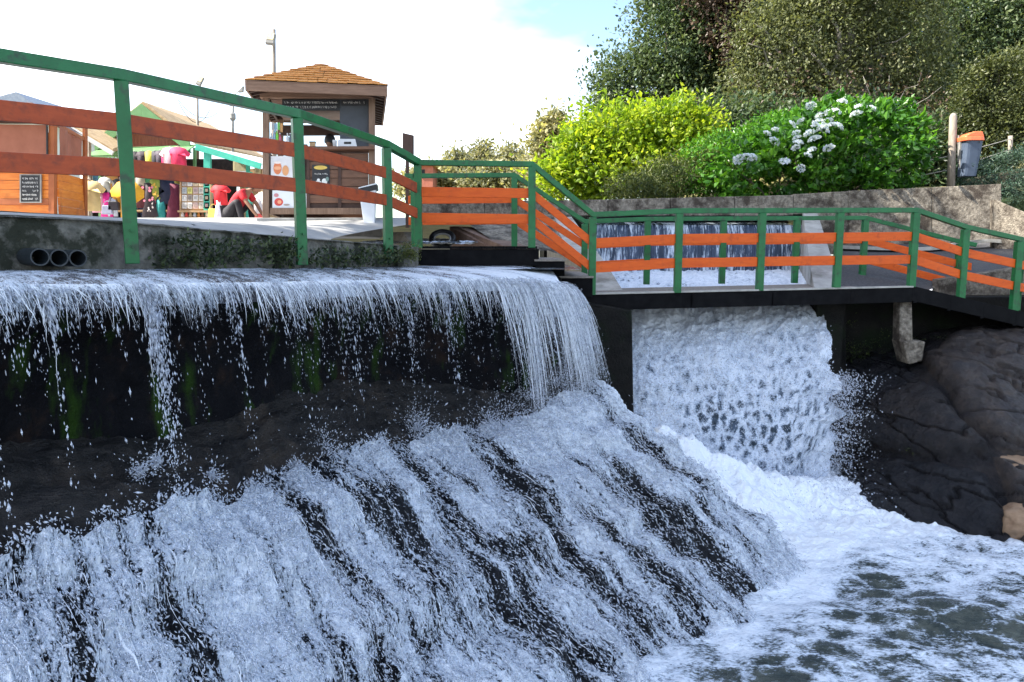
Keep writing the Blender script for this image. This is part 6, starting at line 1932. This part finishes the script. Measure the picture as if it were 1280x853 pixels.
# bare branches over the hydrangea
t = thing('dead_branches', 'tangle of bare pale branches between hydrangea and olive tree', 'branches', gbase(1085, 22.5))
mb = MB()
root = U(1085, 175, 22.5)
for i in range(26):
    e = U(1085 + RNG.normal(0, 62), 130 + RNG.normal(0, 34), 22.5 + RNG.normal(0, 0.7))
    st = root + Vector((RNG.normal(0, 0.8), RNG.normal(0, 0.3), RNG.normal(-0.1, 0.25)))
    branch(mb, st, e, 0.028, 0.005, 0.35, 7)
for i in range(5):
    branch(mb, gbase(1085 + i * 8 - 16, 22.5), root + Vector((RNG.normal(0, 0.5), 0, 0)), 0.06, 0.03, 0.2)
mb.build('twigs', MAT['twig'], t, True)
leafP = np.array([tuple(U(1075 + RNG.normal(0, 75), 150 + RNG.normal(0, 26), 22.8 + RNG.normal(0, 0.6))) for _ in range(1800)])
leaf_mesh('dry_leaves', leafP, 0.12, MAT['leaf_brown'], t, None, 0.5, 0.4)
# dark undergrowth behind the wall
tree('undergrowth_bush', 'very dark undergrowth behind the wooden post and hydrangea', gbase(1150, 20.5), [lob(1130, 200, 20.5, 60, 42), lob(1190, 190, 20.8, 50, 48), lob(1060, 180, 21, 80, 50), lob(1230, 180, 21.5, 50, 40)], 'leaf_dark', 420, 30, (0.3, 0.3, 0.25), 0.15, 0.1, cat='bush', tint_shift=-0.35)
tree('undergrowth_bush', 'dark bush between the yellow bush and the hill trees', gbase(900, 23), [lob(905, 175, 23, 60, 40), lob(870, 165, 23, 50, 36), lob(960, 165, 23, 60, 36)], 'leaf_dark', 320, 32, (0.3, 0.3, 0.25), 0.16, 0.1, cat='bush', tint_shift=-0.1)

# sunlit yellow-green bush
tree('yellow_bush', 'large sunlit yellow-green bush behind the weir wall', gbase(785, 19.6), [lob(735, 205, 19.4, 52, 48), lob(770, 180, 19.6, 60, 50), lob(830, 175, 19.8, 56, 48), lob(868, 180, 19.8, 34, 38), lob(700, 225, 19.2, 30, 30), lob(800, 215, 19.2, 60, 38), lob(862, 150, 19.8, 22, 16)], 'leaf_yellow', 620, 30, (0.24, 0.24, 0.17), 0.15, 0.07, cat='bush', limbs=10, droop=0.1, aspect=0.6)
t = thing('yellow_shoots', 'slender yellow shoots rising above the yellow-green bush', 'plant', gbase(855, 19.8))
mb = MB()
PP = []
for (px, py) in ((853, 112), (862, 118), (845, 122), (905, 143), (893, 152), (820, 124), (770, 128), (738, 140), (705, 152)):
    b = U(px - 4, py + 45, 19.8)
    e = U(px, py, 19.8)
    branch(mb, b, e, 0.012, 0.004, 0.1)
    for q in range(34):
        PP.append(tuple(b.lerp(e, RNG.uniform(0.45, 1.02)) + Vector(RNG.normal(0, 0.10, 3))))
mb.build('stems', MAT['bark'], t)
leaf_mesh('shoot_leaves', np.array(PP), 0.13, MAT['leaf_yellow'], t, None, 0.6, 0.0, RNG.normal(0.85, 0.15, len(PP)))
# low ferns and grass in front of the bush
tree('fern_clump', 'feathery ferns between yellow bush and hydrangea', gbase(850, 17.6), [lob(840, 222, 17.6, 40, 22), lob(885, 215, 17.8, 34, 24), lob(800, 236, 17.4, 40, 14)], 'leaf_moss', 330, 26, (0.20, 0.16, 0.12), 0.12, 0.03, cat='fern', aspect=0.2, droop=0.6, tint_shift=0.1, limbs=4)

# hydrangea
t = thing('hydrangea_bush', 'big glossy hydrangea bush with pale blue flower heads on the weir wall', 'bush', gbase(1020, 17.2))
hl = [lob(1075, 190, 17.0, 82, 58), lob(1010, 195, 16.9, 72, 52), lob(1110, 185, 17.1, 50, 48), lob(955, 210, 16.9, 60, 40), lob(1050, 160, 17.1, 60, 32), lob(1078, 228, 16.5, 30, 22)]
P, O, T = clumps(hl, 430, 19, (0.12, 0.12, 0.08), 0.78)
leaf_mesh('foliage', P, 0.16, MAT['leaf_bright'], t, O, 0.62, -0.1, T - 0.05, fold=True)
mb = MB()
for c, r in hl:
    for q in range(5):
        branch(mb, gbase(1020 + RNG.normal(0, 40), 17.2), Vector(c) + Vector(RNG.normal(0, 0.4, 3)), 0.03, 0.008, 0.15)
mb.build('stems', MAT['bark'], t)
heads = [(959, 168), (969, 163), (990, 156), (1001, 152), (1013, 133), (1027, 145), (1032, 141), (1045, 140), (1022, 155), (1035, 152), (1029, 163), (1038, 157), (995, 167), (996, 173), (998, 179), (995, 185), (1012, 168), (1018, 175), (1015, 188), (1036, 186), (923, 200), (935, 198), (942, 197), (981, 203), (1001, 211), (1053, 128), (1073, 134), (1070, 144), (1089, 137), (1047, 159), (968, 178), (1010, 195), (1027, 160)]
fm = None
for i, (px, py) in enumerate(heads):
    best, bd = None, None
    # front surface of the lobes along this ray
    o_ = np.array([0, 0, EYE]); dr_ = np.array(U(px, py, 1.0)) - o_
    for c, r in hl:
        q = (o_ - np.array(c)) / np.array(r); e = dr_ / np.array(r)
        A, B, C_ = e @ e, 2 * q @ e, q @ q - 1.0
        D_ = B * B - 4 * A * C_
        if D_ > 0:
            s_ = (-B - math.sqrt(D_)) / (2 * A)
            bd = s_ if bd is None else min(bd, s_)
    s_ = (bd if bd is not None else 16.6) - 0.22
    p = Vector(o_ + dr_ * s_)
    if fm is None:
        n_ = 64
        d = unit(RNG.normal(0, 1, (n_, 3)))
        d[:, 2] = np.abs(d[:, 2])
        pts = d * np.array([0.10, 0.10, 0.065]) * RNG.uniform(0.85, 1.05, (n_, 1))
        ob = leaf_mesh('flower_head', pts, 0.052, MAT['petal'], None, d * 0.2, 0.95, 0.0)
        ob.parent = t
        fm = ob
    else:
        ob = fm.copy()
        COL.objects.link(ob)
    ob.location = p - Vector(t.location)
    ob.rotation_euler = (0.5 + RNG.normal(0, 0.2), RNG.normal(0, 0.2), RNG.uniform(0, 6))
    s_ = RNG.uniform(0.8, 1.25)
    ob.scale = (s_, s_, s_)
# bright hedge that continues the hydrangea to the left
t2 = tree('hedge_bush', 'bright green sunlit bush joining the hydrangea toward the ferns', gbase(915, 18.2), [lob(920, 205, 18.0, 66, 36), lob(965, 180, 18.2, 52, 34), lob(880, 228, 17.6, 36, 22), lob(995, 170, 18.2, 40, 34)], 'leaf_bright', 520, 26, (0.12, 0.12, 0.09), 0.085, 0.04, cat='bush', droop=0.0, tint_shift=0.22, shell=0.75)

# rounded shrub and ground cover on the right
tree('rounded_shrub', 'large rounded olive shrub beside the wooden post', gbase(1248, 19.2), [lob(1245, 130, 19.2, 46, 50), lob(1285, 120, 19.4, 50, 60), lob(1262, 165, 19.0, 46, 34), lob(1230, 105, 19.4, 26, 26)], 'leaf_shrub', 620, 34, (0.15, 0.15, 0.13), 0.085, 0.07, cat='bush', shell=0.8)
P, O, T = clumps([lob(1250, 215, 16.9, 48, 20, 0.9), lob(1300, 205, 17.2, 50, 26, 0.9), lob(1265, 235, 16.3, 34, 18, 0.5), lob(1215, 222, 17.0, 26, 8, 0.5), lob(1330, 235, 16.2, 60, 30, 0.6)], 300, 26, (0.12, 0.12, 0.06), 0.8)
tag(leaf_mesh('ground_cover', P, 0.085, MAT['leaf_blue'], None, O, 0.3, 0.2, T), 'low blue-green creeping plants on the bank at the right', 'plants', kind='stuff')
mb = MB().prism([U(1252, 252, 16.2), U(1400, 252, 16.2), U(1400, 205, 18.5), U(1300, 205, 18.5), U(1200, 226, 17.6)], (0, 0, -0.9))
tag(mb.build('bank_soil', MAT['soil']), 'dark soil bank under the creeping plants', 'bank', kind='structure')

# wooden post with the litter bin, wire fence
def PB(px, py, dy=0.0):
    return U(px, py, 16.6) + Vector((0, dy, 0))
t = thing('fence_post', 'thick round-topped wooden post carrying the grey litter bin', 'post', PB(1189, 236))
c0, c1 = PB(1188.5, 237), PB(1191.5, 146)
MB().tube([c0, c0.lerp(c1, 0.5), c1, c1 + Vector((0, 0, 0.05)), c1 + Vector((0, 0, 0.075))], [0.082, 0.08, 0.076, 0.055, 0.02], 14).build('timber', MAT['fence_post'], t, True)
MB().tube([PB(1196, 170, -0.06), PB(1196, 203, -0.06)], 0.02, 6).build('bracket', MAT['lamp_metal'], t)
t = thing('litter_bin', 'blue-grey litter bin with orange lid hung on the wooden post', 'bin', PB(1202, 224))
def tapered(pt, pb, wt, wb, dt, db):
    s_ = Vector((1, 0, 0))
    f_ = Vector((0, 1, 0))
    vs = []
    for p, w, d in ((pb, wb, db), (pt, wt, dt)):
        for k_ in range(16):
            a = 2 * math.pi * (k_ + 0.5) / 16
            ex = lambda v: math.copysign(abs(v) ** 0.45, v)
            vs.append(p + s_ * (w / 2 * ex(math.cos(a))) + f_ * (d / 2 * ex(math.sin(a))))
    fs = [(k_, (k_ + 1) % 16, (k_ + 1) % 16 + 16, k_ + 16) for k_ in range(16)] + [tuple(range(15, -1, -1)), tuple(range(16, 32))]
    return MB().add(vs, fs)
s_ = 16.5 / FPX
tapered(PB(1208.5, 177, -0.15), PB(1203, 222, -0.15), 22 * s_, 17.5 * s_, 0.36, 0.28).build('bin_body', MAT['bin_grey'], t, bevel=0.01)
tapered(PB(1207, 173.5, -0.15), PB(1207.5, 178.5, -0.16), 25.5 * s_, 25.5 * s_, 0.42, 0.42).build('lid', MAT['bin_orange'], t, bevel=0.01)
MB().prism([PB(1195, 174, -0.33), PB(1201, 169.5, -0.33), PB(1208, 167.2, -0.33), PB(1217, 167.4, -0.33), PB(1219, 174, -0.33)], (0, 0.36, 0)).build('hood', MAT['bin_orange'], t, bevel=0.02)
MB().prism([PB(1195, 178, -0.15), PB(1198, 178, -0.15), PB(1198, 214, -0.15), PB(1195, 212, -0.15)], (0, 0.05, 0)).build('mount', MAT['lamp_metal'], t)
MB().add([PB(1210.5, 181.5, -0.345), PB(1213, 181.5, -0.345), PB(1211.8, 179.3, -0.345)], [(0, 1, 2)]).build('emblem', MAT['black'], t)
t = thing('fence_post', 'short round fence post on the bank behind the litter bin', 'post', PB(1263, 196))
MB().tube([U(1263, 200, 17.5), U(1263, 170, 17.5)], 0.05, 10).build('timber', MAT['fence_post'], t, True)
for i, (a, b) in enumerate((((1150, 203), (1188, 195)), ((1150, 220), (1188, 212)))):
    tag(MB().tube([U(a[0], a[1], 16.8), U(b[0], b[1], 16.65), U(1263, 174 + 13 * i, 17.45)], 0.010, 5).build('fence_wire', MAT['twig']), ['upper', 'lower'][i] + ' fence wire strung from the hydrangea past the wooden post', 'wire')

# far trees behind the platform
far = [(545, 222, 52, 30, 18), (572, 212, 58, 26, 22), (602, 203, 62, 24, 22), (640, 205, 60, 30, 20), (668, 212, 55, 26, 22), (690, 165, 42, 20, 28), (520, 228, 60, 22, 14), (618, 225, 50, 34, 16), (700, 205, 44, 26, 30)]
labs = ['low bushy far tree next to the red house', 'round far tree between low tree and pine', 'tall far pine with layered crown', 'pale yellowish far tree right of the pine', 'olive far tree touching the yellow bush', 'taller far tree rising behind the yellow bush', 'small far tree beside the sign board', 'low far hedge below the pine', 'leafy far tree close behind the yellow bush']
for (px, py, d, rx, rz), lb in zip(far, labs):
    b = U(px, 300, d); b.z = EYE + 0.6
    tree('far_tree', lb, b, [lob(px, py, d, rx * 0.8, rz * 0.8), lob(px - rx * 0.5, py + rz * 0.5, d, rx * 0.6, rz * 0.6), lob(px + rx * 0.5, py + rz * 0.45, d, rx * 0.6, rz * 0.6)] + ([lob(px, py - rz * 0.7, d, rx * 0.4, rz * 0.5)] if 'pine' in lb else []), 'leaf_far', 150, 24, (0.42, 0.42, 0.3), 0.30, 0.25, 'far trees across the stream', tint_shift=-0.25 if 'pine' in lb else 0.05, limbs=4)
t = thing('house', 'red-walled far house seen over the platform rail', 'house', U(530, 262, 48))
MB().prism([U(520, 206, 48), U(541, 206, 48), U(541, 262, 48), U(520, 262, 48)], (0, 4, 0)).build('wall', MAT['brick_house'], t)
MB().prism([U(517, 207, 47.8), U(530, 199, 47.8), U(544, 207, 47.8)], (0, 4.4, 0)).build('roof', MAT['tan_roof'], t)
MB().prism([U(526, 212, 47.95), U(531, 212, 47.95), U(531, 222, 47.95), U(526, 222, 47.95)], (0, 0.04, 0)).build('window', MAT['glass_dark'], t)

# weeds on the ledge, moss tuft, fern in the crack
def patch_plants(name, label, spots, n_, spread, size, mat, cat='plants', aspect=0.5, tint=None):
    P = []
    for p in spots:
        P.append(np.array(p) + RNG.normal(0, 1, (n_, 3)) * np.array(spread))
    P = np.concatenate(P)
    o = leaf_mesh(name, P, size, MAT[mat], None, None, aspect, -0.1, tint if tint is None else RNG.normal(tint, 0.2, len(P)))
    return tag(o, label, cat, kind='stuff')
sp = []
for i in range(46):
    f = RNG.random()
    a, b = Vector((-2.85, 5.75, 0)), Vector((-2.12, 7.15, 0))
    p = a.lerp(b, f ** 0.8)
    sp.append((p.x + 0.05, p.y - 0.03, EYE + RNG.uniform(-0.13, 0.08)))
patch_plants('ledge_weeds', 'dark leafy weeds hanging from the ledge between the first two posts', sp, 26, (0.05, 0.06, 0.035), 0.045, 'leaf_weed', 'weeds')
sp = []
for i in range(40):
    a, b = Vector((-2.05, 7.3, 0)), Vector((-1.40, 9.3, 0))
    p = a.lerp(b, RNG.random())
    sp.append((p.x + 0.05, p.y - 0.02, EYE + RNG.uniform(-0.15, 0.0)))
patch_plants('ledge_weeds', 'low weeds along the ledge foot beyond the second post', sp, 22, (0.06, 0.07, 0.035), 0.05, 'leaf_weed', 'weeds')
patch_plants('moss_tuft', 'yellow-green moss tuft at the ledge corner beside the platform', [tuple(U(507 + RNG.normal(0, 7), 318 + RNG.normal(0, 5), 9.1)) for _ in range(26)], 40, (0.03, 0.03, 0.03), 0.026, 'leaf_moss', 'moss', 0.4, 0.8)
patch_plants('crack_fern', 'green ferns growing in the rock crack', [tuple(U(1140 + 9 * i, 563 + RNG.normal(0, 2), 9.55 - 0.02 * i)) for i in range(7)], 12, (0.05, 0.03, 0.02), 0.05, 'leaf_moss', 'fern', 0.25, 0.7)
patch_plants('bank_moss', 'dark moss on the bank wall under the footbridge', [tuple(U(1075 + RNG.normal(0, 22), 440 + RNG.normal(0, 18), 11.6)) for _ in range(40)], 20, (0.08, 0.05, 0.06), 0.04, 'leaf_moss', 'moss', 0.4, 0.2)
patch_plants('rock_weeds', 'small weeds on top of the rock slab below the ramp', [tuple(U(1235 + RNG.normal(0, 25), 422 + RNG.normal(0, 3), 11.2)) for _ in range(24)], 14, (0.06, 0.05, 0.02), 0.04, 'leaf_weed', 'weeds', 0.4)

# unseen trees added out of view on the left, crowns placed to shade falls and bridge
def sh_(x, y, z, up):
    """a point up metres higher along the sun's ray from x, y, z"""
    k_ = up / SUN_DIR.z
    return (x + SUN_DIR.x * k_, y + SUN_DIR.y * k_, z + up)
tree('unseen_shade_tree', 'unseen tree added beside the plaza to shade the falls', Vector((-13.5, 6.0, EYE + 0.4)), [(sh_(1.5, 9.5, EYE, 11.5), (3.4, 3.8, 2.6)), (sh_(4.0, 12.5, EYE, 14.0), (3.4, 4.0, 2.6)), (sh_(5.5, 10.0, EYE, 15.0), (3.2, 3.6, 2.6)), (sh_(2.5, 14.0, EYE, 12.0), (3.2, 3.4, 2.4)), (sh_(6.5, 14.0, EYE, 16.0), (2.2, 2.6, 2.0)), (sh_(2.5, 6.5, EYE, 12.5), (3.2, 3.4, 2.4)), (sh_(0.0, 7.0, EYE, 10.5), (3.0, 3.2, 2.2)), (sh_(0.45, 8.2, EYE - 0.7, 9.5), (2.6, 2.6, 2.2))], 'leaf_dark', 1400, 40, (0.5, 0.5, 0.4), 0.36, 0.45)
tree('unseen_shade_tree', 'second unseen tree added beside the lower pool for its shade', Vector((-14.0, -2.0, EYE + 0.4)), [(sh_(1.5, 4.0, EYE - 2, 14.0), (3.6, 3.8, 2.6)), (sh_(-0.5, 2.5, EYE - 1, 12.0), (3.2, 3.4, 2.4)), (sh_(4.0, 6.0, EYE - 3, 17.0), (3.4, 3.6, 2.6)), (sh_(-1.5, 4.5, EYE - 1, 11.5), (3.0, 3.0, 2.2)), (sh_(4.5, 3.5, EYE - 3, 16.5), (3.4, 3.4, 2.6)), (sh_(-1.0, 0.5, EYE - 1, 12.5), (3.0, 3.0, 2.2))], 'leaf_dark', 1000, 42, (0.5, 0.5, 0.4), 0.36, 0.45)
